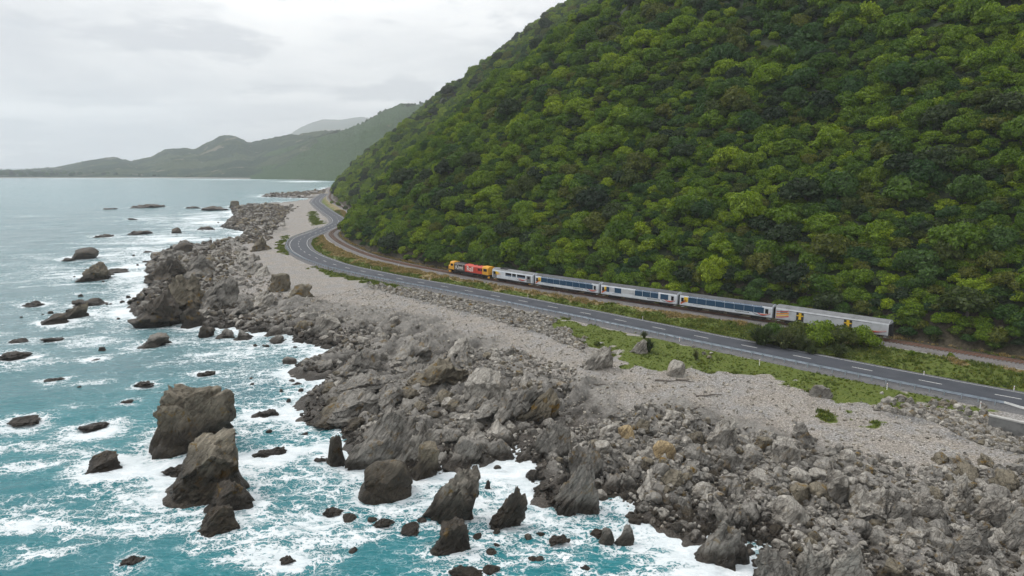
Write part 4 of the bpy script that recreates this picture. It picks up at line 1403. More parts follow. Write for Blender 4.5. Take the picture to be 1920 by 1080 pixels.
def scatter(name, pts, rot, scl, idx, coll, label, parent=None):
    """one mass of small pieces: points that carry instances of the shapes in coll"""
    me = bpy.data.meshes.new(name)
    me.vertices.add(len(pts))
    me.vertices.foreach_set('co', np.asarray(pts, np.float32).ravel())
    add_attr(me, 'rot', np.asarray(rot))
    scl = np.asarray(scl)
    add_attr(me, 'scl', np.repeat(scl[:, None], 3, 1) if scl.ndim == 1 else scl)
    at = me.attributes.new('idx', 'INT', 'POINT')
    at.data.foreach_set('value', np.asarray(idx, np.int32))
    ob = link(name, me, None, parent, label, None, None, 'stuff')
    ng = bpy.data.node_groups.new(name, 'GeometryNodeTree')
    ng.interface.new_socket('Geometry', in_out='INPUT', socket_type='NodeSocketGeometry')
    ng.interface.new_socket('Geometry', in_out='OUTPUT', socket_type='NodeSocketGeometry')
    gi, go = ng.nodes.new('NodeGroupInput'), ng.nodes.new('NodeGroupOutput')
    ci = ng.nodes.new('GeometryNodeCollectionInfo')
    ci.inputs['Collection'].default_value = coll
    ci.inputs['Separate Children'].default_value = True
    ci.inputs['Reset Children'].default_value = True
    ip = ng.nodes.new('GeometryNodeInstanceOnPoints')
    ip.inputs['Pick Instance'].default_value = True

    def attr(nm, dt):
        a = ng.nodes.new('GeometryNodeInputNamedAttribute')
        a.data_type = dt
        a.inputs['Name'].default_value = nm
        return a.outputs['Attribute']
    ng.links.new(gi.outputs[0], ip.inputs['Points'])
    ng.links.new(ci.outputs[0], ip.inputs['Instance'])
    ng.links.new(attr('idx', 'INT'), ip.inputs['Instance Index'])
    er = ng.nodes.new('FunctionNodeEulerToRotation')
    ng.links.new(attr('rot', 'FLOAT_VECTOR'), er.inputs[0])
    ng.links.new(er.outputs[0], ip.inputs['Rotation'])
    ng.links.new(attr('scl', 'FLOAT_VECTOR'), ip.inputs['Scale'])
    ng.links.new(ip.outputs[0], go.inputs[0])
    ob.modifiers.new('scatter', 'NODES').node_group = ng
    return ob


def proto(coll, name, me):
    o = bpy.data.objects.new(name, me)
    coll.objects.link(o)
    return o


boulder_me = []
for i in range(14):
    mt = ('rock', 'rock_pale', 'rock', 'rock_brown', 'rock', 'rock_pale', 'rock')[i % 7]
    boulder_me.append(rock_mesh('boulder', 40 + i * 3, 4 if i < 10 else 4, 'round' if i % 3 else 'block', mt))
for i in range(15):
    mt = 'pebble' if i < 6 else 'rock_dark' if i > 11 else ('rock', 'rock_pale', 'rock', 'rock_pale', 'rock', 'rock_brown')[i % 6]
    proto(STONE_PROTO, 'stone_%02d' % i, rock_mesh('stone', 140 + i * 3, 2 if i < 6 else 3, 'low' if i > 11 else 'round' if i % 2 else 'block', mt))


def sample_zone(px, n, zlev=1.5, seed=0):
    r = np.random.RandomState(seed)
    poly = plan(px, zlev)
    lo, hi = poly.min(0), poly.max(0)
    out = np.zeros((0, 2))
    while len(out) < n:
        q = r.uniform(lo, hi, (n * 3, 2))
        out = np.vstack([out, q[in_poly(q, poly)]])
    return out[:n]


ZONES = [  # outline, boulders, smallest and largest radius, what the label says
    ([(1040, 800), (1250, 775), (1400, 830), (1540, 840), (1560, 950), (1420, 1000), (1300, 955), (1200, 960), (1100, 905)], 300, 0.45, 1.5, 'grey boulder in the heap between the inlet outcrop and the pale fluted crags'),
    ([(1600, 960), (1760, 880), (1960, 880), (1960, 1100), (1640, 1100)], 230, 0.4, 1.3, 'rounded boulder in the bottom right boulder field'),
    ([(760, 790), (870, 740), (1010, 720), (1050, 800), (960, 850), (780, 880)], 170, 0.45, 1.4, 'boulder in the bank above the white inlet'),
    ([(830, 690), (960, 660), (1080, 700), (1080, 740), (930, 730)], 110, 0.35, 0.9, 'pale stone block on the rough upper foreshore'),
    ([(400, 600), (480, 560), (640, 600), (820, 625), (700, 660), (640, 650), (560, 640)], 170, 0.5, 1.4, 'dark boulder on the stony bank behind the cove'),
    ([(290, 520), (360, 480), (450, 475), (480, 540), (540, 595), (480, 610), (330, 590)], 120, 0.6, 1.8, 'rough block on the rocky headland'),
    ([(440, 440), (450, 400), (490, 385), (560, 390), (530, 430), (480, 450)], 110, 0.8, 2.4, 'dark rock on the flat far foreshore'),
    ([(1640, 755), (1850, 785), (1930, 830), (1930, 850), (1800, 810), (1640, 770)], 60, 0.3, 0.75, 'angular grey rip-rap stone below the concrete wall'),
    ([(1290, 665), (1350, 668), (1345, 690), (1300, 685)], 8, 0.3, 0.5, 'small white stone lying on the turf by the round boulder'),
    ([(480, 640), (560, 660), (560, 720), (640, 800), (560, 850), (470, 800), (460, 690)], 16, 0.35, 0.8, 'small dark rock awash in the channel behind the big rock'),
    ([(20, 560), (240, 480), (420, 400), (440, 430), (260, 600), (200, 720), (30, 760)], 34, 0.4, 1.1, 'small dark rock awash off the headland'),
    ([(640, 950), (1000, 990), (1180, 960), (1250, 1030), (900, 1070), (620, 1060)], 20, 0.35, 0.8, 'small dark rock awash in the foreground surf'),
]
cand = []
for zi, (px, n, r0, r1, lab) in enumerate(ZONES):
    q = sample_zone(px, n, 0.3 if zi >= 9 else 1.5, 500 + zi)
    rr = np.random.RandomState(600 + zi)
    rad = np.clip(r0 * rr.uniform(0.02, 1, n) ** (-1 / 2.2), r0, r1)
    zg = ground_z(q)
    if zi >= 9:
        zg = np.full(n, -0.05)
    for (x, y), r_, z in zip(q, rad, zg):
        cand.append((x, y, max(z, -0.4), r_, zi))
keep_b = []
cell = {}
for c in sorted(cand, key=lambda c: -c[3]):
    x, y, z, r_, zi = c
    if any((x - a) ** 2 + (y - b) ** 2 < (rr_ * 0.7 + r_ * 0.3) ** 2 for a, b, rr_ in rock_spots):
        continue
    ok = True
    kx, ky = int(x // 3), int(y // 3)
    for i in (-1, 0, 1):
        for j in (-1, 0, 1):
            for a, b, rr_ in cell.get((kx + i, ky + j), ()):
                if (x - a) ** 2 + (y - b) ** 2 < (0.72 * (r_ + rr_)) ** 2:
                    ok = False
    if ok:
        cell.setdefault((kx, ky), []).append((x, y, r_))
        keep_b.append(c)
keep_b.sort(key=lambda c: -c[3] / math.hypot(c[0], c[1]))
GROUPS_B = 'boulders along the shore'
rb = np.random.RandomState(77)
for n_, (x, y, z, r_, zi) in enumerate(keep_b[:285]):
    awash = zi >= 9
    me = boulder_me[rb.randint(14)]
    nm = 'boulder'
    mi_ = boulder_me.index(me)
    col_ = ('grey', 'pale', 'grey', 'brown', 'grey', 'pale', 'grey')[mi_ % 7] if not (awash or zi == 6) else 'dark wet'
    big_ = 'large' if r_ > 1.0 else 'medium-sized' if r_ > .7 else 'small'
    o = link(nm, me, None, None, '%s %s %s boulder near the %s' % (big_, 'rounded' if mi_ % 3 else 'blocky', col_, near_mark(x, y)), 'boulder', GROUPS_B)
    o.location = (x, y, z - r_ * 0.25)
    o.scale = (r_ * 2 * rb.uniform(0.85, 1.3), r_ * 2 * rb.uniform(0.8, 1.1), r_ * (rb.uniform(0.35, 0.6) if awash else rb.uniform(0.95, 1.45)))
    o.rotation_euler = (rb.normal(0, .15), rb.normal(0, .15), rb.uniform(0, 6.28))
    if awash or zi == 6:
        o.material_slots[0].link = 'OBJECT'
        o.material_slots[0].material = M['rock_dark']
print('boulders', len(keep_b))

# loose stones: too many to count
pts, rot, scl, sid = [], [], [], []


def add_stones(px, n, r0, r1, seed, zlev=1.5, kinds=(6, 12)):
    r = np.random.RandomState(seed)
    q = sample_zone(px, n, zlev, seed)
    z, f = ground_fields(q)
    g, s_, rp = covers(q, f)
    ok = (f['ds'] > -1.5) & (g < 0.45) & (np.abs(f['dr']) > 5.6) & f['sea_side']
    q, z = q[ok], z[ok]
    rad = np.clip(r0 * r.uniform(0.02, 1, len(q)) ** (-1 / 2.4), r0, r1)
    for (x, y), zz, a in zip(q, z, rad):
        pts.append((x, y, zz - a * 0.12))
        rot.append((r.normal(0, .3), r.normal(0, .3), r.uniform(0, 6.28)))
        scl.append((2 * a * r.uniform(.8, 1.3), 2 * a * r.uniform(.8, 1.1), a * r.uniform(.8, 1.4)))
        sid.append(r.randint(*kinds))


def shore_stones(n, r0, r1, seed):
    r = np.random.RandomState(seed)
    lo_, hi_ = len_at(shore, shore_cum, P(1500, 1110)), len_at(shore, shore_cum, P(470, 385))
    s_ = r.uniform(lo_, hi_, n)
    tt, nn_ = normals2(shore)
    c = np.stack([np.interp(s_, shore_cum, shore[:, k]) for k in (0, 1)], 1)
    q = c + r.normal(0, 1, (n, 2)) * r.uniform(.5, 5.5, (n, 1))
    z, f = ground_fields(q)
    ok = (f['ds'] > -1.2) & (f['ds'] < 14)
    q, z = q[ok], z[ok]
    rad = np.clip(r0 * r.uniform(0.02, 1, len(q)) ** (-1 / 2.2), r0, r1) * np.clip(np.hypot(q[:, 0], q[:, 1]) / 130, .8, 2.2)
    for (x, y), zz, a in zip(q, z, rad):
        pts.append((x, y, zz - a * 0.15))
        rot.append((r.normal(0, .3), r.normal(0, .3), r.uniform(0, 6.28)))
        scl.append((2 * a * r.uniform(.8, 1.4), 2 * a * r.uniform(.7, 1.1), a * r.uniform(.8, 1.3)))
        sid.append(r.choice([6, 8, 12, 13, 14]) if zz < 1.6 else r.choice([6, 8, 10, 11]))


shore_cum = np.r_[0, np.cumsum(np.linalg.norm(np.diff(shore, axis=0), axis=1))]
shore_stones(6000, .25, .9, 1010)
for x, y, z, r_, zi in keep_b[285:]:
    pts.append((x, y, z - r_ * .2)), rot.append((0, 0, rb.uniform(0, 6.28))), scl.append((2 * r_, 1.8 * r_, r_ * 1.2)), sid.append(rb.randint(6, 12))
BEACH_ALL = [(600, 560), (700, 545), (900, 580), (1060, 615), (1160, 690), (1400, 705), (1540, 755), (1700, 775), (1930, 850), (1960, 1120), (1500, 1120), (1300, 990), (1100, 920), (960, 850), (780, 880), (640, 800), (580, 740), (700, 650), (480, 600)]
add_stones(BEACH_ALL, 11000, 0.08, 0.26, 1001, 1.5, (0, 7))
add_stones([(1040, 800), (1250, 770), (1420, 820), (1700, 880), (1960, 900), (1960, 1120), (1450, 1120), (1200, 960), (1050, 900)], 4200, 0.2, 0.7, 1002)
add_stones([(640, 800), (780, 690), (960, 660), (1080, 700), (1080, 850), (960, 850), (780, 880)], 1300, 0.2, 0.6, 1003)
add_stones([(300, 500), (450, 460), (500, 520), (560, 590), (780, 630), (640, 660), (400, 605), (280, 580)], 1500, 0.25, 0.8, 1004)
add_stones([(290, 520), (360, 470), (430, 460), (440, 510), (430, 570), (560, 610), (700, 645), (620, 655), (400, 605), (270, 585)], 1500, 0.4, 1.2, 1012, 1.5, (10, 15))
add_stones([(490, 369), (500, 364), (610, 356), (612, 364), (560, 371)], 420, 0.8, 2.2, 1011, 1.5, (11, 15))
add_stones([(430, 430), (445, 392), (510, 384), (545, 392), (520, 430), (500, 460), (450, 462)], 2200, 0.5, 1.5, 1005, 1.5, (11, 15))
for q in ([(690, 528), (780, 545), (900, 570), (1040, 598), (1110, 640), (1090, 655), (1020, 625), (900, 590), (760, 556), (690, 540)], [(1640, 752), (1850, 785), (1920, 815), (1920, 840), (1840, 825), (1740, 785), (1640, 765)]):
    add_stones(q, 2600, 0.2, 0.6, 1006, 2.8)
scatter('stones', pts, rot, scl, sid, STONE_PROTO, 'loose pebbles and stones of the beach')
print('stones', len(pts))


# ------------------------------------------------------------------ plants
def crown_mesh(name, seed, lobes=15, leaves=900, leaf=0.15, flat=0.8, mat='leaf_mid', spread=0.62):
    """leafy crown of radius about 1, standing on z = 0: lobes covered with leaf clumps, open gaps between"""
    r = np.random.RandomState(seed)
    C = [np.array([0, 0, 0.62])]
    RR = [0.62]
    for k in range(lobes):
        a = 6.2832 * (k + r.uniform(-.3, .3)) / lobes
        e = r.uniform(0.0, 1.0)
        C.append(np.array([math.cos(a) * spread * (1.15 - 0.55 * e), math.sin(a) * spread * (1.15 - 0.55 * e), 0.30 + 0.75 * e * flat]))
        RR.append(r.uniform(0.16, 0.36))
    C, RR = np.array(C), np.array(RR)
    V, Fc = [], []
    wts = RR ** 2 / (RR ** 2).sum()
    li = r.choice(len(RR), leaves, p=wts)
    d = unit(r.normal(size=(leaves, 3)) + np.array([0, 0, 0.45]))
    rad = RR[li] * r.uniform(0.82, 1.1, leaves)
    pp = C[li] + d * rad[:, None] * np.array([1, 1, flat])
    nr = unit(d + r.normal(size=(leaves, 3)) * 0.6)
    t = unit(np.cross(nr, r.normal(size=(leaves, 3))))
    b = np.cross(nr, t)
    sz = leaf * r.uniform(0.6, 1.25, leaves)[:, None]
    quad = np.stack([pp - t * sz * .75, pp - b * sz * .42 + nr * sz * .12, pp + t * sz * .75, pp + b * sz * .42 + nr * sz * .12], 1)
    V = quad.reshape(-1, 3)
    Fq = np.arange(leaves * 4).reshape(-1, 4)
    tri = np.concatenate([Fq[:, [0, 1, 2]], Fq[:, [0, 2, 3]]])
    iv, fi = ico(1)
    base = len(V)
    Vs, Fs = [V], [tri]
    for c, q in zip(C, RR):
        jit = 1 + 0.15 * r.normal(size=(len(iv), 1))
        Vs.append(c + iv * jit * q * 0.78 * np.array([1, 1, flat]))
        Fs.append(fi + base)
        base += len(iv)
    me = mesh_np(name, np.vstack(Vs), np.vstack(Fs), False)
    me.materials.append(M[mat])
    return me


def trunk_mesh(name, seed, h=0.9, r0=0.07):
    r = np.random.RandomState(seed)
    mb = MB()
    mb.cyl((0, 0, -0.5), (0.03, 0.02, h * 0.5), r0, 7, r0 * 0.7)
    for k in range(4):
        a = 6.2832 * k / 4 + r.uniform(-.4, .4)
        mb.cyl((0.03, 0.02, h * 0.42), (math.cos(a) * .45, math.sin(a) * .45, h * r.uniform(.75, 1.0)), r0 * 0.6, 6, r0 * 0.25)
    me = mb.mesh(name)
    me.materials.append(M['bark'])
    return me


def join_mesh(name, meshes):
    vs, fs, mi, mats = [], [], [], []
    b = 0
    for k, m in enumerate(meshes):
        co = np.empty(len(m.vertices) * 3, np.float32)
        m.vertices.foreach_get('co', co)
        vs.append(co.reshape(-1, 3))
        for p in m.polygons:
            fs.append(tuple(b + i for i in p.vertices))
            mi.append(k)
        b += len(m.vertices)
        mats.append(m.materials[0])
    me = bpy.data.meshes.new(name)
    me.from_pydata(np.vstack(vs).tolist(), [], fs)
    me.polygons.foreach_set('material_index', mi)
    for m in mats:
        me.materials.append(m)
    me.update()
    return me


SPECIES = [('leaf_bright', 'bright yellow-green', 4), ('leaf_mid', 'mid green', 5), ('leaf_blue', 'deep blue-green', 3), ('leaf_dark', 'dark', 3), ('leaf_olive', 'olive green', 2)]
CROWNS, TRUNKS, TREE_PROTO = [], [], bpy.data.collections.new('tree_shapes')
k = 0
for si, (mt, word, n) in enumerate(SPECIES):
    row = []
    for j in range(n):
        fl = 0.78 if mt != 'leaf_dark' else 0.62
        cm = crown_mesh('crown', 700 + 11 * k, 17 + (k % 6), 1000, 0.15 if mt != 'leaf_dark' else 0.13, fl, mt)
        tm = trunk_mesh('trunk', 800 + k)
        row.append((cm, tm, k))
        proto(TREE_PROTO, 'tree_%02d' % k, join_mesh('tree', [cm, tm]))
        k += 1
    CROWNS.append(row)


def hill_hit(x, y):
    """where the line of sight through a photo pixel meets the hill"""
    u, v = (x - 960) / F_PX, (y - 540) / F_PX
    d = np.array([u, math.cos(PITCH) - v * math.sin(PITCH), -(math.sin(PITCH) + v * math.cos(PITCH))])
    t = np.arange(100, 1600, 2.0)
    q = np.array([0, 0, CAM_Z]) + t[:, None] * d
    sb = -poly_dist(q[:, :2], foot_l, True)
    z = np.where(sb > 0, hill_z(q[:, :2], sb), 3)
    i = np.flatnonzero((q[:, 2] < z) & (sb > 0))
    return q[i[0]] if len(i) else None


def plant_trees():
    r = np.random.RandomState(31)
    P_ = []
    for (x0, x1, y0, y1, cl) in ((-420, 700, 60, 420, 3.1), (-420, 700, 420, 1500, 4.1)):
        gx, gy = np.arange(x0, x1, cl), np.arange(y0, y1, cl)
        X, Y = np.meshgrid(gx, gy, indexing='ij')
        q = np.stack([X.ravel(), Y.ravel()], 1) + r.uniform(-.48, .48, (X.size, 2)) * cl
        P_.append(np.column_stack([q, np.full(len(q), cl)]))
    q = np.vstack(P_)
    cl = q[:, 2]
    q = q[:, :2]
    sel = (q[:, 0] / np.maximum(q[:, 1], 1) < 0.98) & (q[:, 0] / np.maximum(q[:, 1], 1) > -0.5)
    q, cl = q[sel], cl[sel]
    sb = -poly_dist(q, foot_l, True)
    sel = (sb > 1.2) & (sb < 420)
    q, cl, sb = q[sel], cl[sel], sb[sel]
    z = hill_z(q, sb)
    e = 3.0
    zx = hill_z(q + [e, 0], -poly_dist(q + [e, 0], foot_l, True))
    zy = hill_z(q + [0, e], -poly_dist(q + [0, e], foot_l, True))
    nrm = unit(np.column_stack([-(zx - z) / e, -(zy - z) / e, np.ones(len(q))]))
    view = unit(np.column_stack([-q, CAM_Z - z]))
    px, py, dep = to_px(np.column_stack([q, z]))
    sel = ((nrm * view).sum(1) > -0.22) & (px < 2250) & (px > 350) & (py > -420) & (py < 1100)
    q, cl, sb, z, px, py, dep, nrm = q[sel], cl[sel], sb[sel], z[sel], px[sel], py[sel], dep[sel], nrm[sel]
    n = len(q)
    size = cl / 3.1 * np.clip(np.exp(r.normal(0.90, 0.40, n)), 1.4, 5.4)
    size *= 0.92 + 0.08 * smooth(sb, 3, 20)
    # kinds grow in drifts
    a = fbm(q / 26.0, 3, 301) + 0.5 * r.normal(size=n) * 0.6
    hi_ = smooth(sb, 60, 240)
    u = a - 0.22 * hi_ * smooth(q[:, 0], -20, 150) + 0.05 + 0.12 * (1 - smooth(sb, 60, 130))
    sp = np.where(u > 0.14, 0, np.where(u > -0.16, 1, np.where(u > -0.36, 2, np.where(u > -0.50, 3, 4))))
    sp = np.where(r.uniform(size=n) < 0.10, r.choice([0, 1, 2, 4], n), sp)
    size = np.where(sp == 3, size * 1.25, size)
    counts = [s_[2] for s_ in SPECIES]
    starts = np.r_[0, np.cumsum(counts)[:-1]]
    var = np.array([r.randint(counts[s_]) for s_ in sp])
    tall = size * r.uniform(0.85, 1.25, n)
    zz = z + size * r.uniform(-0.25, 0.2, n)
    rotv = np.column_stack([r.normal(0, .08, n), r.normal(0, .08, n), r.uniform(0, 6.28, n)])
    scl = np.column_stack([size * r.uniform(.9, 1.15, n), size * r.uniform(.9, 1.15, n), tall])
    # understorey: low bushes that close the gaps on the lower slope
    ux = np.stack(np.meshgrid(np.arange(-150, 260, 2.3), np.arange(60, 440, 2.3), indexing='ij'), -1).reshape(-1, 2)
    ux = ux + r.uniform(-1, 1, ux.shape)
    us = -poly_dist(ux, foot_l, True)
    ok = (us > 0.9) & (us < 75) & (ux[:, 0] / ux[:, 1] < 0.98)
    ux, us = ux[ok], us[ok]
    uz = hill_z(ux, us)
    m_ = len(ux)
    usz = r.uniform(1.4, 2.5, m_) * (0.75 + 0.25 * smooth(us, 1, 6))
    usp = r.choice([0, 1, 1, 2, 3, 4], m_)
    und = (np.column_stack([ux, uz - usz * .35]), np.column_stack([np.zeros((m_, 2)), r.uniform(0, 6.28, m_)]), np.column_stack([usz * 1.2, usz * 1.2, usz]), np.array([starts[a_] + r.randint(counts[a_]) for a_ in usp]))
    inview = (px > 10) & (px < 1910) & (py > 10) & (py < 1000)
    score = np.where(inview, size / dep, 0)
    # trees behind the train or behind nearer trees show least: keep to those a clear row apart
    order = np.argsort(-score)
    one = order[:292]
    mask = np.ones(n, bool)
    mask[one] = False
    zone_words = [(700, 'on the spur left of the locomotive'), (1000, 'on the slope above the locomotive'), (1280, 'on the slope above the middle carriages'), (1480, 'on the slope above the second last carriage'),
                  (1680, 'on the slope above the luggage van'), (5000, 'on the slope by the bare track at right')]
    for i in one:
        s_ = sp[i]
        cm, tm, kk = CROWNS[s_][var[i]]
        where = next(w for lim, w in zone_words if px[i] < lim)
        low = 'low ' if sb[i] < 14 else 'higher ' if sb[i] > 45 else 'mid-height '
        root = link('broadleaf_tree', None, None, None, '%s %s broadleaf tree standing %s%s' % ('large' if size[i] > 4.0 else 'small' if size[i] < 3.0 else 'mid-sized', SPECIES[s_][1], low, where), 'tree', 'broadleaf trees on the slope')
        root.empty_display_size = 0.5
        root.location = (q[i, 0], q[i, 1], zz[i])
        root.rotation_euler = rotv[i]
        root.scale = scl[i]
        link('crown', cm, None, root)
        link('trunk', tm, None, root)
    scatter('forest', np.vstack([np.column_stack([q, zz])[mask], und[0]]), np.vstack([rotv[mask], und[1]]), np.vstack([scl[mask], und[2]]), np.r_[(starts[sp] + var)[mask], und[3]], TREE_PROTO, 'dense evergreen forest covering the steep hillside')
    print('trees', n)


plant_trees()
for px_, py_, w, mt, nl, lab in [(1282, 320, 3.9, 'leaf_dark', 1500, 'big dark round-topped tree in the middle of the slope'), (1690, 345, 3.6, 'leaf_dark', 1300, 'dark tree above the luggage van, high on the slope'),
                             (1888, 250, 4.6, 'leaf_dark', 1700, 'very dark broad tree near the right edge of the slope'), (1540, 230, 4.4, 'leaf_dark', 1500, 'dark layered tree high on the slope, upper right'),
                             (962, 225, 4.2, 'leaf_olive', 900, 'open spreading tree with pale forked trunk standing above its neighbours'), (1080, 255, 3.2, 'leaf_dark', 1200, 'dark tree just below the open spreading one'),
                             (1470, 400, 3.0, 'leaf_bright', 1100, 'bright lime tree in mid slope above the carriages'), (1880, 70, 3.4, 'leaf_bright', 1100, 'yellow-green tree near the top right corner')]:
    h = hill_hit(px_, py_)
    if h is None:
        continue
    w *= max(1.0, h[1] / 300.0) * (1.25 if mt == 'leaf_dark' else 1.0)
    root = link('tall_tree', None, None, None, lab, 'tree')
    root.location = (h[0], h[1], h[2] + 0.6 * w)
    root.scale = (w, w, w * 0.95)
    link('crown', crown_mesh('crown', int(px_ + py_), 13, nl, 0.12, 0.55, mt, 0.7), None, root)
    link('trunk', trunk_mesh('trunk', int(px_), 1.0, 0.06), None, root)


def flax_mesh(name, seed, n=70, mat='flax'):
    """clump of long arching sword leaves, radius about 1"""
    r = np.random.RandomState(seed)
    V, F_ = [], []
    for k in range(n):
        a = r.uniform(0, 6.283)
        lean = r.uniform(0.1, 1.0)
        L = r.uniform(0.9, 1.35)
        w = r.uniform(0.04, 0.075)
        side = np.array([-math.sin(a), math.cos(a), 0])
        base = np.array([math.cos(a), math.sin(a), 0]) * r.uniform(0, .18)
        ps = []
        for t in (0, .35, .7, 1.0):
            out = lean * (t ** 1.6) * L * 0.9
            up = L * (t - 0.55 * lean * t ** 2.4)
            ps.append(base + np.array([math.cos(a) * out, math.sin(a) * out, up]))
        b = len(V)
        for p_, ww in zip(ps, (0.8, 1.0, 0.8, 0.05)):
            V.append(p_ - side * w * ww)
            V.append(p_ + side * w * ww)
        for s_ in range(3):
            F_.append((b + 2 * s_, b + 2 * s_ + 1, b + 2 * s_ + 3, b + 2 * s_ + 2))
    me = bpy.data.meshes.new(name)
    me.from_pydata([tuple(v) for v in V], [], F_)
    me.update()
    me.materials.append(M[mat])
    return me


FLAX = [flax_mesh('leaves', 61 + i, 170) for i in range(3)]
SHRUB = [crown_mesh('crown', 71 + i, 11, 1500, 0.085, 0.8, ('leaf_mid', 'leaf_olive', 'leaf_mid')[i]) for i in range(3)]


def plant(px_, py_, r_, h_, lab, cat, kind, i, group=None, zlev=3.6):
    c = P(px_, py_, zlev)
    z = float(ground_z(c)[0])
    root = link('flax_bush' if kind == 'flax' else 'shrub', None, None, None, lab, cat, group)
    root.location = (c[0], c[1], z - 0.05)
    root.rotation_euler = (0, 0, i * 1.7)
    root.scale = (r_, r_, h_)
    if kind == 'flax':
        link('leaves', FLAX[i % 3], None, root)
    else:
        link('crown', SHRUB[i % 3], None, root)
        link('trunk', trunk_mesh('trunk', i, 0.8, 0.05), None, root)
    return root


for i, a in enumerate([
        (1428, 646, 3.5, 3.9, 'spiky flax at the left end of the roadside thicket', 'bush', 'flax'),
        (1470, 652, 3.2, 3.8, 'spiky flax with brown blades, second in the roadside thicket', 'bush', 'flax'),
        (1500, 655, 2.9, 3.4, 'spiky flax in front of the leafy part of the roadside thicket', 'bush', 'flax'),
        (1532, 648, 3.9, 4.2, 'leafy green shrub in the middle of the roadside thicket', 'shrub', 'shrub'),
        (1576, 652, 3.9, 3.9, 'broad olive shrub in the roadside thicket', 'shrub', 'shrub'),
        (1614, 651, 3.5, 3.3, 'leafy shrub at the right end of the roadside thicket', 'shrub', 'shrub'),
        (1572, 665, 2.3, 2.4, 'low flax at the foot of the roadside thicket', 'bush', 'flax'),
        (1632, 647, 1.6, 2.2, 'small flax closing the right end of the thicket', 'bush', 'flax'),
        (1522, 662, 1.7, 2.0, 'small flax at the road edge under the thicket', 'bush', 'flax'),
        (1452, 640, 3.2, 3.6, 'leafy shrub behind the flax at the left of the roadside thicket', 'shrub', 'shrub'),
        (1494, 643, 3.3, 3.9, 'leafy shrub rising behind the second flax of the thicket', 'shrub', 'shrub'),
        (1216, 652, 1.9, 2.2, 'flax bush beside the slender leaning rock', 'bush', 'flax'),
        (1208, 632, 1.1, 1.4, 'small flax behind the slender leaning rock', 'bush', 'flax'),
        (1305, 668, 0.9, 1.7, 'dark tufted plant alone on the turf', 'bush', 'flax'),
        (1710, 668, 0.8, 0.9, 'small dark shrub on the verge right of the luggage van', 'shrub', 'shrub'),
        (1782, 672, 0.7, 0.8, 'second small dark shrub on the verge near the bare track', 'shrub', 'shrub'),
        (648, 394, 2.4, 3.0, 'roadside shrub at the far bend', 'shrub', 'shrub'),
        (634, 387, 2.6, 3.2, 'roadside shrub beyond the far bend', 'shrub', 'shrub'),
        (622, 383, 2.2, 2.6, 'small roadside shrub farthest up the road', 'shrub', 'shrub'),
        (1120, 640, 0.8, 0.9, 'small green shrub on top of the white-grey outcrop', 'shrub', 'shrub')]):
    plant(*a, i)
# flax and fern along the foot of the hill
rf = np.random.RandomState(91)
for i, x in enumerate(np.linspace(690, 1915, 44)):
    yb = np.interp(x, [q[0] for q in RAIL_PX[::-1]][8:], [q[1] for q in RAIL_PX[::-1]][8:])
    s_ = len_at(rail, rail_cum, P(x, yb, Z_RAIL))
    p_, t_ = at_len(rail, rail_cum, s_ + rf.uniform(-3, 3))
    p_ = p_ + np.array([t_[1], -t_[0]]) * rf.uniform(5.3, 6.6)
    word = 'behind the train' if 830 < x < 1660 else ('beside the bare track at right' if x > 1660 else 'beside the track ahead of the locomotive')
    root = link('flax_bush', None, None, None, 'ragged flax clump at the foot of the bush ' + word, 'bush', 'flax along the foot of the hill')
    root.location = (p_[0], p_[1], float(ground_z(p_)[0]) - 0.3)
    k_ = rf.uniform(1.0, 1.9)
    root.scale = (k_, k_, k_ * rf.uniform(.9, 1.3))
    root.rotation_euler = (0, 0, rf.uniform(0, 6))
    link('leaves', FLAX[i % 3], None, root)


# ------------------------------------------------------------------ grass
def tuft(name, seed, mat, n=16, h=1.0):
    r = np.random.RandomState(seed)
    V, F_ = [], []
    for k in range(n):
        a, b = r.uniform(0, 6.283, 2)
        rad = r.uniform(0, .8)
        c = np.array([math.cos(a) * rad, math.sin(a) * rad, -0.05])
        l = h * r.uniform(.5, 1.1)
        tip = c + np.array([math.cos(b) * l * .6, math.sin(b) * l * .6, l])
        sd = np.array([-math.sin(b), math.cos(b), 0]) * 0.14
        i = len(V)
        V += [c - sd, c + sd, tip]
        F_.append((i, i + 1, i + 2))
    me = bpy.data.meshes.new(name)
    me.from_pydata([tuple(v) for v in V], [], F_)
    me.update()
    me.materials.append(M[mat])
    return me


GRASS_P, DRY_P = bpy.data.collections.new('grass_shapes'), bpy.data.collections.new('dry_grass_shapes')
for i in range(3):
    proto(GRASS_P, 'grass_tuft_%d' % i, tuft('grass_tuft', 5 + i, 'grass'))
    proto(DRY_P, 'dry_tuft_%d' % i, tuft('dry_tuft', 15 + i, 'dry', 18, 1.2))


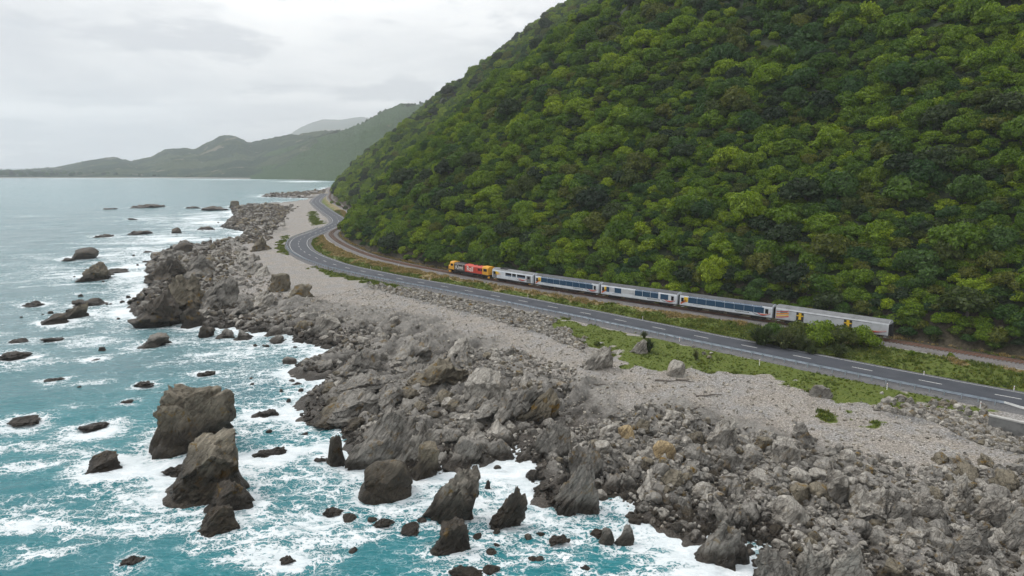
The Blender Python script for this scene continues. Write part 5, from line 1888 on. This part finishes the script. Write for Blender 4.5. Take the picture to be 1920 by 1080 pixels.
def grow_grass():
    r = np.random.RandomState(55)
    q = []
    for i in range(0, len(road) - 1):
        pass
    s_ = r.uniform(road_len[0], len_at(road, road_len, P(612, 428, Z_ROAD)), 26000)
    t, nn = normals2(road)
    c = np.stack([np.interp(s_, road_len, road[:, 0]), np.interp(s_, road_len, road[:, 1])], 1)
    n2 = np.stack([np.interp(s_, road_len, nn[:, 0]), np.interp(s_, road_len, nn[:, 1])], 1)
    q = [c - n2 * r.uniform(4.8, 26, len(s_))[:, None]]
    for poly in TURF:
        lo, hi = poly.min(0), poly.max(0)
        k = int(np.prod(hi - lo) * 3)
        q.append(r.uniform(lo, hi, (min(k, 15000), 2)))
    q = np.vstack(q)
    z, f = ground_fields(q)
    g, st, rp = covers(q, f)
    ok = (g > 0.5) & (np.abs(f['dr']) > 4.9)
    q, z, st = q[ok], z[ok], st[ok]
    dry = st > 0.5
    n = len(q)
    rotv = np.column_stack([np.zeros(n), np.zeros(n), r.uniform(0, 6.28, n)])
    sc = r.uniform(0.22, 0.55, n) * (1 + 0.5 * vnoise(q / 3.0, 3))
    pt = np.column_stack([q, z])
    sc = np.where(in_poly(q, TURF[0]), sc * 0.5, sc)
    scatter('grass', pt[~dry], rotv[~dry], sc[~dry], r.randint(0, 3, (~dry).sum()), GRASS_P, 'green grass on the road verges and turf bank')
    scatter('dry_grass', pt[dry], rotv[dry], sc[dry] * 1.2, r.randint(0, 3, dry.sum()), DRY_P, 'straw coloured dry grass along the railway bank')
    print('grass', n)


grow_grass()
# ------------------------------------------------------------------ train
M['body'] = plain('silver_white_paint', (0.58, 0.61, 0.65), 0.35, 0.0, 0.1, 0.8)
M['van_body'] = plain('white_van_paint', (0.46, 0.47, 0.49), 0.45, 0.0, 0.12, 0.8)
M['roof'] = plain('dusty_grey_roof', (0.085, 0.088, 0.095), 0.75, 0.0, 0.15, 0.8)
M['van_roof'] = plain('pale_grey_roof', (0.17, 0.175, 0.18), 0.7, 0.0, 0.15, 0.8)
M['under'] = plain('sooty_underframe', (0.025, 0.023, 0.022), 0.8, 0.1, 0.2, 2)
M['bellows'] = plain('black_bellows_rubber', (0.012, 0.012, 0.013), 0.7)
M['wheel'] = plain('brake_dusted_wheel', (0.07, 0.05, 0.04), 0.7, 0.4, 0.2, 3)
M['red'] = plain('livery_red', (0.52, 0.035, 0.025), 0.4)
M['orange'] = plain('livery_orange', (0.72, 0.26, 0.03), 0.4)
M['yellow'] = plain('livery_yellow', (0.78, 0.50, 0.03), 0.4)
M['loco_yellow'] = plain('safety_yellow', (0.68, 0.33, 0.02), 0.45, 0, 0.12, 1.2)
M['loco_red'] = plain('locomotive_red', (0.50, 0.045, 0.025), 0.45, 0, 0.12, 1.2)
M['loco_grey'] = plain('locomotive_dark_grey', (0.075, 0.062, 0.055), 0.55, 0, 0.15, 1.2)
M['stripe_grey'] = plain('livery_charcoal', (0.05, 0.06, 0.085), 0.4)
M['lettering'] = plain('white_lettering', (0.72, 0.70, 0.66), 0.5)
M['grey_letter'] = plain('grey_lettering', (0.30, 0.33, 0.37), 0.5)
M['step_white'] = plain('step_white', (0.6, 0.6, 0.6), 0.5)


def mat_glass(name, col, rough=0.06):
    m, nt, out = material(name)
    principled(nt, out, col, rough, Specular_IOR_Level=0.7)
    return m


M['glass'] = mat_glass('tinted_blue_glass', (0.022, 0.062, 0.115))
M['roof_glass'] = mat_glass('sky_light_glass', (0.13, 0.18, 0.25), 0.2)
M['black_glass'] = mat_glass('dark_cab_glass', (0.012, 0.012, 0.014))


def text_part(name, txt, parent, x, y, z, size, mat, side=1, bold=0.0, align='CENTER'):
    cu = bpy.data.curves.new(name, 'FONT')
    cu.body = txt
    cu.size = size
    cu.align_x = align
    cu.align_y = 'CENTER'
    cu.extrude = 0.006
    cu.offset = bold
    tmp = bpy.data.objects.new(name, cu)
    COL.objects.link(tmp)
    dg = bpy.context.evaluated_depsgraph_get()
    me = bpy.data.meshes.new_from_object(tmp.evaluated_get(dg))
    bpy.data.objects.remove(tmp)
    o = link(name, me, mat, parent)
    s = side
    o.matrix_local = Matrix(((-s, 0, 0, x), (0, 0, s, y), (0, 1, 0, z), (0, 0, 0, 1)))
    return o


def arc(x0, x1, z0, z1, n=9, p=1.8):
    """curve rising from (x0,z0) to (x1,z1), flat at its start"""
    return [(x0 + (x1 - x0) * t, z0 + (z1 - z0) * t ** p) for t in np.linspace(0, 1, n)]


def bogie(root, x, n_axle=2, wb=2.1, r=0.42):
    b = MB()
    for sy in (-1, 1):
        b.box((0, sy * 0.98, 0.52), (wb * (n_axle - 1) + 0.9, 0.14, 0.24))
        for k in range(n_axle):
            b.box(((k - (n_axle - 1) / 2) * wb, sy * 1.0, 0.45), (0.42, 0.22, 0.34))
        b.box((0, sy * 1.02, 0.36), (0.8, 0.2, 0.22))
    b.box((0, 0, 0.55), (0.6, 1.9, 0.22))
    o = b.build('bogie', M['under'], root)
    o.location = (x, 0, 0)
    for k in range(n_axle):
        for sy in (-1, 1):
            xx = (k - (n_axle - 1) / 2) * wb
            w = MB().cyl((0, sy * 0.50, 0), (0, sy * 0.62, 0), r, 20).cyl((0, sy * 0.62, 0), (0, sy * 0.68, 0), r * 0.72, 16).cyl((0, 0, 0), (0, sy * 0.52, 0), 0.09, 8)
            wo = w.build('wheel', M['wheel'], o)
            wo.location = (xx, 0, r)


HW = 1.38                                                        # half width of a carriage
SIDE = [(-HW + .06, 0.95), (-HW, 1.15), (-HW, 2.95), (-HW + .10, 3.22), (-HW + .42, 3.50), (-.55, 3.66), (0, 3.70), (.55, 3.66), (HW - .42, 3.50), (HW - .10, 3.22), (HW, 2.95), (HW, 1.15), (HW - .06, 0.95)]


def shell(root, L, mat, roof_mat, hgt=0.0):
    sc = lambda z: z + hgt * max(0, (z - 1.15) / 2.5)
    prof = [(y, sc(z)) for y, z in SIDE]
    MB().prism(prof, -L / 2, L / 2).build('body', mat, root)
    r = [(y * 1.004, sc(z) + .006) for y, z in SIDE if z > 3.0]
    lo = [(y * 0.98, z - .05) for y, z in r]
    ro = MB().prism(r + lo[::-1], -L / 2 + .05, L / 2 - .05).build('roof', roof_mat, root)
    return ro, sc


def underbody(root, L, boxes):
    u = MB().box((0, 0, 0.88), (L - .3, 2.3, 0.14))
    u.build('underframe', M['under'], root)
    for x, w, h in boxes:
        MB().box((x, 0, 0.81 - h / 2), (w, 2.35, h)).build('equipment_box', M['under'], root)
    for s in (-1, 1):
        bogie(root, s * (L / 2 - 3.3))


def ends(root, L, bellow=True, h=3.35):
    for s in (-1, 1):
        b = MB()
        for k in range(4):
            w = 0.66 if k % 2 else 0.58
            b.box((s * (L / 2 + .05 + k * .08), 0, 2.05), (.085, 2 * w, 2.1))
        b.build('gangway', M['bellows'], root)
        MB().box((s * (L / 2 + .3), 0, 0.86), (.6, .22, .24)).build('coupler', M['under'], root)
        MB().box((s * (L / 2 - .6), 0, 0.62), (.5, 2.5, .05)).build('step', M['step_white'], root)


def swoosh_left(root, X, y, side):
    """red and orange tails sweeping up at the front lower corner"""
    for (c, a, w) in (('red', 0.0, .30), ('orange', .22, .20)):
        top = [(X(0.012 + .055 * t), 1.15 + a + w + (1.0 - a) * 0.95 * t ** 0.8) for t in np.linspace(0, 1, 8)]
        bot = [(X(0.012 + .075 * t), 1.12 + a + (1.0 - a) * 0.95 * t ** 0.9) for t in np.linspace(0, 1, 8)]
        MB().band(top, bot, y, .012, side).build('swoosh', M[c], root)


def swoosh_right(root, X, y, side, u0=0.80, u1=0.985):
    for (c, dz, w, off) in (('stripe_grey', 0.0, .14, 0.0), ('red', .16, .22, .045), ('orange', .40, .07, .07)):
        t = np.linspace(0, 1, 12)
        uu = u0 + off + (u1 - u0 - off) * t
        zz = 1.12 + dz + 0.62 * (2 * (t - .42)) ** 2 * np.where(t < .42, 1.15, 0.62)
        top = [(X(u), z + w * (0.35 + .65 * math.sin(math.pi * min(1, q + .15)))) for u, z, q in zip(uu, zz, t)]
        bot = [(X(u), z) for u, z in zip(uu, zz)]
        MB().band(top, bot, y, .012, side).build('swoosh', M[c], root)


def coach(root, L, windows, panels, skylight, text=None, tag_u=(.62, .77)):
    """panorama carriage: windows given as (u0, u1) measured from the leading end"""
    ro, sc = shell(root, L, M['body'], M['roof'])
    underbody(root, L, [(-2.2, 3.0, .42), (2.4, 2.2, .36), (0.6, 1.0, .3)])
    ends(root, L)
    X = lambda u: L / 2 - u * L
    for side in (1, -1):
        y = HW * side
        rect = lambda u0, u1, z0, z1: [(X(u0), z0), (X(u1), z0), (X(u1), z1), (X(u0), z1)]
        fr = MB()
        for (u0, u1) in windows:
            o = MB().plate(rect(u0 + .0012, u1 - .0012, 1.70, 2.95), y, .014, side).build('window', M['glass'], root)
        MB().plate(rect(.016, .046, 1.82, 2.72), y, .016, side).build('door_window', M['black_glass'], root)
        MB().plate(rect(.930, .962, 1.72, 2.72), y, .016, side).build('door_window', M['black_glass'], root)
        t = [(X(.050), 2.96), (X(.096), 2.96), (X(.096), 1.98), (X(.075), 1.75), (X(.050), 1.95)]
        MB().plate(t, y, .012, side).build('yellow_panel', M['yellow'], root)
        for (u0, u1) in panels:
            MB().plate(rect(u0, u1, 1.80, 2.88), y, .012, side).build('white_panel', M['van_body'], root)
        swoosh_left(root, X, y, side)
        swoosh_right(root, X, y, side)
        MB().plate(rect(*tag_u, 1.34, 1.52), y, .012, side).build('name_strip', M['stripe_grey'], root)
        MB().plate(rect(tag_u[0] + .012, tag_u[1] - .012, 1.41, 1.45), y + .013 * side, .004, side).build('lettering_line', M['lettering'], root)
        MB().plate(rect(.155, .245, 1.42, 1.52), y, .008, side).build('lettering_line', M['grey_letter'], root)
        if text:
            MB().plate(rect(text - .03, text + .03, 2.0, 2.14), y + .013 * side, .004, side).build('lettering_line', M['grey_letter'], root)
        # sloping roof-edge glass
        n = max(1, int(round((skylight[1] - skylight[0]) * 10)))
        du = (skylight[1] - skylight[0]) / n
        for k in range(n):
            a, b = X(skylight[0] + k * du + .002), X(skylight[0] + (k + 1) * du - .002)
            v = [(a, (HW + .008) * side, 2.99), (b, (HW + .008) * side, 2.99), (b, (HW - .085) * side, 3.215), (a, (HW - .085) * side, 3.215)]
            v += [(q[0], q[1] - .03 * side, q[2]) for q in v]
            MB().add(v, [(0, 1, 2, 3), (7, 6, 5, 4), (0, 4, 5, 1), (1, 5, 6, 2), (2, 6, 7, 3), (3, 7, 4, 0)]).build('roof_window', M['roof_glass'], root)


def generator_van(root, L):
    ro, sc = shell(root, L, M['body'], M['van_roof'])
    underbody(root, L, [(0, 3.2, .40)])
    ends(root, L)
    MB().box((L * .24, 0, 3.76), (2.6, 1.6, .18)).build('roof_hatch', M['under'], ro)
    X = lambda u: L / 2 - u * L
    rect = lambda u0, u1, z0, z1: [(X(u0), z0), (X(u1), z0), (X(u1), z1), (X(u0), z1)]
    for side in (1, -1):
        y = HW * side
        for u0, u1 in ((.34, .49), (.51, .60), (.63, .83)):
            w = MB().plate(rect(u0, u1, 1.95, 2.85), y, .012, side).build('window_opening', M['black_glass'], root)
            MB().plate(rect(u0 + .008, u1 - .008, 2.0, 2.28), y + .013 * side, .01, side).build('rail_panel', M['roof_glass'], w)
        for u0 in (.015, .86):
            d = MB().plate(rect(u0, u0 + .10, 1.05, 2.85), y, .012, side).build('door', M['van_roof'], root)
            MB().plate(rect(u0 + .025, u0 + .075, 2.0, 2.7), y + .013 * side, .01, side).build('door_window', M['black_glass'], d)
        MB().band([(X(.08), 2.9), (X(.14), 2.75), (X(.20), 2.45)], [(X(.08), 2.2), (X(.11), 2.05), (X(.17), 2.35)], y, .014, side).build('swoosh', M['yellow'], root)
        MB().band([(X(.10), 1.95), (X(.16), 2.2), (X(.22), 2.3)], [(X(.10), 1.75), (X(.16), 2.02), (X(.22), 2.2)], y, .014, side).build('swoosh', M['orange'], root)
        swoosh_right(root, X, y, side, .62, .86)
        MB().box((X(.05), .9 * side, .55), (.9, .5, .12)).build('step_board', M['loco_yellow'], root)
        MB().box((X(.92), .9 * side, .55), (.9, .5, .12)).build('step_board', M['loco_yellow'], root)


def luggage_van(root, L):
    ro, sc = shell(root, L, M['van_body'], M['van_roof'], 0.12)
    underbody(root, L, [(0, 4.0, .42)])
    ends(root, L)
    X = lambda u: L / 2 - u * L
    rect = lambda u0, u1, z0, z1: [(X(u0), z0), (X(u1), z0), (X(u1), z1), (X(u0), z1)]
    for side in (1, -1):
        y = HW * side
        for u in (.235, .665):
            d = MB().plate(rect(u - .035, u + .035, 1.15, 2.92), y, .014, side).build('cargo_door', M['under'], root)
            MB().plate(rect(u - .012, u + .012, 1.5, 2.9), y + .015 * side, .02, side).build('door_bar', M['yellow'], d)
            MB().plate(rect(u - .032, u + .032, 2.2, 2.42), y + .037 * side, .02, side).build('door_bar', M['yellow'], d)
        MB().plate(rect(.13, .86, 2.93, 3.0), y, .016, side).build('door_rail', M['under'], root)
        MB().plate(rect(.045, .115, 2.25, 2.85), y, .012, side).build('grey_panel', M['van_roof'], root)
        for c, z, w in (('red', 2.45, .16), ('orange', 1.9, .28), ('yellow', 1.55, .22), ('red', 1.25, .2)):
            t = np.linspace(0, 1, 8)
            MB().band([(X(.008 + .12 * q), z + w + .45 * q ** 1.5) for q in t], [(X(.008 + .12 * q), z + .45 * q ** 1.2) for q in t], y, .013 + z * .002, side).build('swoosh', M[c], root)
        swoosh_right(root, X, y, side, .72, .985)
    MB().box((-L / 2 - .03, 0, 2.05), (.06, 2.72, 2.1)).build('end_panel', M['bellows'], root)


def locomotive(root, L):
    X = lambda u: L / 2 - u * L
    fr = MB().box((0, 0, 1.12), (L - .6, 2.55, .30))
    fr.build('frame', M['under'], root)
    for side in (1, -1):
        for k in range(22):
            xx = -L / 2 + .8 + k * (L - 1.6) / 21
            if abs(xx) < L * .37:
                continue
            MB().box((xx, 1.26 * side, 1.75), (.035, .035, 1.0)).build('handrail_post', M['step_white'], root)
    hood = [(-1.26, 1.27), (-1.26, 3.05), (-1.05, 3.32), (-.55, 3.46), (.55, 3.46), (1.05, 3.32), (1.26, 3.05), (1.26, 1.27)]
    MB().prism(hood, X(.415), X(.15)).build('hood', M['loco_grey'], root)
    MB().prism(hood, X(.84), X(.42)).build('hood', M['loco_red'], root)
    cabp = [(-1.34, 1.27), (-1.34, 3.1), (-1.15, 3.5), (-.6, 3.68), (.6, 3.68), (1.15, 3.5), (1.34, 3.1), (1.34, 1.27)]
    cab = MB().prism(cabp, X(.145), X(.045)).build('cab', M['loco_yellow'], root)
    nose = MB()
    nose.prism([(-1.2, 1.27), (-1.2, 2.2), (-.9, 2.45), (.9, 2.45), (1.2, 2.2), (1.2, 1.27)], X(.045), X(.0))
    nose.build('nose', M['loco_yellow'], root)
    rear = MB().prism(cabp, X(.985), X(.845)).build('rear_cab', M['loco_yellow'], root)
    rect = lambda u0, u1, z0, z1: [(X(u0), z0), (X(u1), z0), (X(u1), z1), (X(u0), z1)]
    for side in (1, -1):
        MB().plate(rect(.065, .125, 2.35, 3.05), 1.34 * side, .014, side).build('cab_window', M['black_glass'], cab)
        MB().plate(rect(.875, .955, 2.2, 3.0), 1.34 * side, .014, side).build('cab_window', M['black_glass'], rear)
        for k in range(3):
            u = .735 + k * .036
            MB().plate(rect(u, u + .026, 2.1, 2.85), 1.26 * side, .014, side).build('louvre', M['black_glass'], root)
        MB().plate(rect(.32, .41, 2.95, 3.04), 1.26 * side, .014, side).build('grille', M['under'], root)
        for k in range(5):
            u = .17 + k * .03
            MB().plate(rect(u, u + .022, 2.55, 2.95), 1.26 * side, .014, side).build('louvre', M['under'], root)
        text_part('lettering', 'Kiwi', root, X(.275), 1.268 * side, 2.22, 2.05, M['lettering'], side, .012, 'CENTER')
        text_part('lettering', 'Rail', root, X(.545), 1.268 * side, 2.22, 2.05, M['lettering'], side, .03, 'CENTER')
        MB().box((X(.03), 1.05 * side, .62), (.9, .4, .5)).build('step_ladder', M['loco_yellow'], root)
        MB().box((X(.985), 1.05 * side, .62), (.5, .4, .5)).build('step_ladder', M['loco_yellow'], root)
        MB().cyl((L / 2 + .01, .55 * side, 2.1), (L / 2 + .07, .55 * side, 2.1), .13, 14).build('headlight', M['step_white'], root)
    for sy in (-.62, .62):
        MB().box((X(.045) + .012, sy, 2.85), (.03, .95, .62)).build('windscreen', M['black_glass'], cab)
    MB().box((0, 0, .62), (4.2, 2.4, .62)).build('fuel_tank', M['under'], root)
    rf = MB().box((X(.30), 0, 3.50), (3.4, 1.1, .16)).build('roof_vent', M['under'], root)
    MB().cyl((X(.40), 0, 3.45), (X(.40), 0, 3.75), .22, 12).build('exhaust', M['under'], root)
    for k in (.60, .70):
        MB().cyl((X(k), 0, 3.4), (X(k), 0, 3.58), .55, 18).build('roof_fan', M['under'], root)
    MB().box((L / 2 + .06, 0, .55), (.12, 2.4, .5)).build('pilot', M['under'], root)
    for s in (1, -1):
        bogie(root, s * (L / 2 - 3.2), 3, 1.55, .45)
        MB().box((s * (L / 2 + .25), 0, .9), (.5, .22, .24)).build('coupler', M['under'], root)


CARS = [('locomotive', (847, 923), locomotive, 'orange, grey and red diesel locomotive leading the train', 'locomotive'),
        ('generator_van', (929.5, 1004.5), generator_van, 'short silver van with open window bays behind the locomotive', 'train car'),
        ('passenger_carriage', (1009.5, 1127.5), None, 'silver panorama carriage third in the train, behind the short van', 'train car'),
        ('cafe_carriage', (1132, 1273.5), None, 'silver carriage with blank white panels between its windows, fourth in the train', 'train car'),
        ('passenger_carriage', (1279, 1451), None, 'silver panorama carriage nearest the roadside thicket, fifth in the train', 'train car'),
        ('luggage_van', (1458, 1668), luggage_van, 'white windowless luggage van with yellow crossed doors at the tail of the train', 'train car')]
rx, ry_, _d = to_px(np.column_stack([rail, np.full(len(rail), Z_RAIL)]))
i0 = int(np.argmin(np.abs(rx[:int(np.searchsorted(rail_cum, s2 + 30))] - 1960)))
i1 = int(np.searchsorted(rail_cum, s2 + 40))
for nm, (xa, xb), fn, lab, cat in CARS:
    sa = np.interp(-xa, -rx[i0:i1], rail_cum[i0:i1])
    sb_ = np.interp(-xb, -rx[i0:i1], rail_cum[i0:i1])
    pa, _ = at_len(rail, rail_cum, sa)
    pb, _ = at_len(rail, rail_cum, sb_)
    L = float(np.linalg.norm(pa - pb))
    c = (pa + pb) / 2
    d = (pa - pb) / L
    root = link(nm, None, None, None, lab, cat, 'vehicles of the coastal train')
    root.location = (c[0], c[1], Z_RAIL)
    root.rotation_euler = (0, 0, math.atan2(d[1], d[0]))
    print(nm, round(L, 2))
    if fn:
        fn(root, L)
    elif nm == 'cafe_carriage':
        coach(root, L, [(.075, .12), (.19, .285), (.465, .565), (.567, .667), (.669, .77), (.795, .895)], [(.122, .188), (.287, .463)], (.47, .77), .42, (.63, .79))
    else:
        w = np.linspace(.098, .918, 9)
        coach(root, L, list(zip(w[:-1], w[1:])), [], (.10, .90))


# ------------------------------------------------------------------ road furniture
def guardrail():
    root = link('guardrail', None, None, None, 'galvanised guardrail on posts along the seaward road edge', 'guardrail')
    sA, sB = len_at(road, road_len, P(1905, 748, Z_ROAD)), len_at(road, road_len, P(612, 428, Z_ROAD))
    seg = np.array([at_len(road, road_len, s)[0] for s in np.arange(sA, sB, 1.0)])
    o = 4.75
    z = Z_ROAD - .1
    prof = [(o, .42), (o - .07, .48), (o - .07, .53), (o + .01, .58), (o + .01, .60), (o - .07, .65), (o - .07, .70), (o, .76)]
    strip(seg, [q[0] for q in prof], [z + q[1] for q in prof], 'beam', M['steel'], root)
    post = MB().box((0, 0, .22), (.11, .16, 1.0)).mesh('post')
    post.materials.append(M['steel'])
    block = MB().box((0, 0, .49), (.10, .10, .30)).mesh('block')
    block.materials.append(M['steel'])
    for s in np.arange(sA + 1, sB - 1, 2.0)[:298]:
        p, t = at_len(road, road_len, s)
        n = np.array([-t[1], t[0]])
        q = p + n * (o + .16)
        po = link('post', post, None, root)
        po.location = (q[0], q[1], z)
        po.rotation_euler = (0, 0, math.atan2(t[1], t[0]))
    # twisted end piece lying off the beam at the near end
    p, t = at_len(road, road_len, sA)
    n = np.array([-t[1], t[0]])
    a = p + n * (o - .05)
    b = a - t * 5.5 + n * .9
    mb = MB()
    for (u, v), zz in (((a, b), 0),):
        q = [(u[0], u[1], z + .44), (v[0], v[1], z - .05), (v[0], v[1], z + .25), (u[0], u[1], z + .74)]
        q2 = [(x + n[0] * .06, y + n[1] * .06, h) for x, y, h in q]
        mb.add(q + q2, [(0, 1, 2, 3), (7, 6, 5, 4), (0, 4, 5, 1), (1, 5, 6, 2), (2, 6, 7, 3), (3, 7, 4, 0)])
    mb.build('end_terminal', M['white_post'], root)


guardrail()


def marker_post(px, py, z, lab, h=1.0):
    c = P(px, py, z)
    root = link('marker_post', None, None, None, lab, 'marker post', 'white marker posts')
    root.location = (c[0], c[1], float(max(ground_z(c)[0], 3.2)) - .05)
    MB().box((0, 0, h / 2), (.11, .07, h)).build('shaft', M['white_post'], root)
    MB().prism([(-.035, h), (.035, h), (.035, h + .07), (-.035, h + .03)], -.055, .055).build('cap', M['white_post'], root)
    MB().box((0, -.037, h * .82), (.07, .008, .16)).build('reflector', M['red'], root)


for a in [(990, 558, 3.5, 'white marker post on the landward verge below the third carriage'), (1048, 551, 4.0, 'white trackside post below the third carriage'),
          (1205, 599, 3.5, 'white marker post on the landward verge below the fourth carriage'), (1424, 682, 3.5, 'white marker post in front of the roadside thicket'),
          (1732, 704, 3.5, 'white marker post on the landward verge right of the thicket'), (1901, 732, 3.5, 'white marker post nearest the right edge, landward side'),
          (1838, 763, 3.4, 'white marker post seaward of the guardrail near the concrete wall'), (1663, 728, 3.4, 'white marker post just seaward of the guardrail below the turf bank'),
          (1274, 640, 3.4, 'white marker post seaward of the guardrail beside the turf'), (602, 476, 3.5, 'white marker post inside the tight road bend'),
          (628, 487, 3.5, 'white marker post leaving the tight road bend'), (695, 503, 3.6, 'white marker post on the straw verge, left one of two'),
          (716, 505, 3.6, 'white marker post on the straw verge, right one of two'), (806, 525, 3.5, 'white marker post on the verge ahead of the locomotive'),
          (747, 501, 4.0, 'white trackside post ahead of the locomotive'), (767, 491, 4.0, 'white post on the hill side of the track ahead of the locomotive'),
          (545, 442, 3.4, 'white marker post outside the tight road bend')]:
    marker_post(*a)


def concrete_wall():
    a, b = P(1851, 806, 2.0), P(1985, 838, 2.0)
    d = b - a
    L = float(np.linalg.norm(d))
    root = link('concrete_wall', None, None, None, 'low stained concrete wall at the right edge below the road', 'wall')
    root.location = (a[0], a[1], 1.9)
    root.rotation_euler = (0, 0, math.atan2(d[1], d[0]))
    MB().box((L / 2, .25, .75), (L, .5, 2.6)).build('wall_body', M['concrete'], root)
    MB().box((L / 2 - .03, .25, 2.15), (L + .1, .62, .2)).build('coping', M['concrete_top'], root)


concrete_wall()


def driftwood(px, py, length, yaw, lab, seed):
    r = np.random.RandomState(seed)
    c = P(px, py, 2.4)
    root = link('driftwood_log', None, None, None, lab, 'driftwood')
    root.location = (c[0], c[1], float(ground_z(c)[0]) + .12)
    root.rotation_euler = (0, 0, yaw)
    mb = MB()
    x0, y0, z0 = -length / 2, 0, 0
    n = 5
    for k in range(n):
        x1 = x0 + length / n
        y1, z1 = r.normal(0, .12), r.uniform(0, .12)
        mb.cyl((x0, y0, z0), (x1, y1, z1), .16 * (1 - k / n * .6), 7, .16 * (1 - (k + 1) / n * .6))
        x0, y0, z0 = x1, y1, z1
    mb.build('log', M['driftwood'], root)
    MB().cyl((0, 0, .05), (.5, .6, .35), .06, 6, .02).build('branch', M['driftwood'], root)


for i, a in enumerate([(1248, 714, 3.4, -.2, 'thin driftwood log on the pebbles below the round pale boulder'), (1282, 716, 2.6, -.5, 'short driftwood log next to the round pale boulder'),
                       (1120, 716, 3.0, .1, 'driftwood log on the pebbles below the white-grey outcrop'), (1330, 742, 4.2, .15, 'long thin driftwood branch in the middle of the pebbles'),
                       (1310, 770, 1.6, .3, 'short dark driftwood stick on open pebbles'), (1100, 690, 2.6, -.6, 'driftwood piece near the foot of the white-grey outcrop'),
                       (1520, 738, 2.4, 1.1, 'driftwood root leaning on the dark block under the turf bank')]):
    driftwood(*a, 40 + i)


# far-off trees along the bay and on the ridge
def far_wood():
    r = np.random.RandomState(12)
    pts, scl = [], []
    for x0, x1, n, d0, d1, s0, s1 in ((-120, 230, 330, 2150, 2900, 7, 16), (230, 620, 260, 1950, 2300, 5, 11)):
        for k in range(n):
            x = r.uniform(x0, x1)
            d = r.uniform(d0, d1)
            ground_y = np.interp(x, [-330, 0, 300, 500, 620], [333.2, 333.2, 332.8, 335, 337])
            b = P(x, ground_y)
            base = b * (d / b[1]) if d > b[1] else b * 1.03
            t = (base[1] - b[1])
            pts.append((base[0], base[1], 2 + max(0, t) * .008))
            s = r.uniform(s0, s1)
            scl.append((s * .6, s * .6, s * .8))
    for nm, xa, xb, n, s0, s1 in (('hill', 484, 650, 420, 9, 16), ('hill', 650, 860, 150, 5, 12), ('hills', -100, 560, 240, 4, 10)):
        xs, V = RIDGES[nm]
        for k in range(n):
            x = r.uniform(xa, xb)
            q = np.array([np.interp(x, xs, V[:, j]) for j in range(3)])
            back = r.uniform(-.01, .012)
            s = r.uniform(s0, s1)
            pts.append((q[0] * (1 + back), q[1] * (1 + back), q[2] - 2 - abs(back) * 300))
            scl.append((s * .45, s * .45, s * .9))
    scatter('far_wood', pts, np.zeros((len(pts), 3)), scl, r.choice([9, 10, 11, 12, 13, 14], len(pts)), TREE_PROTO, 'far-off dark trees along the bay and on the ridges')


far_wood()
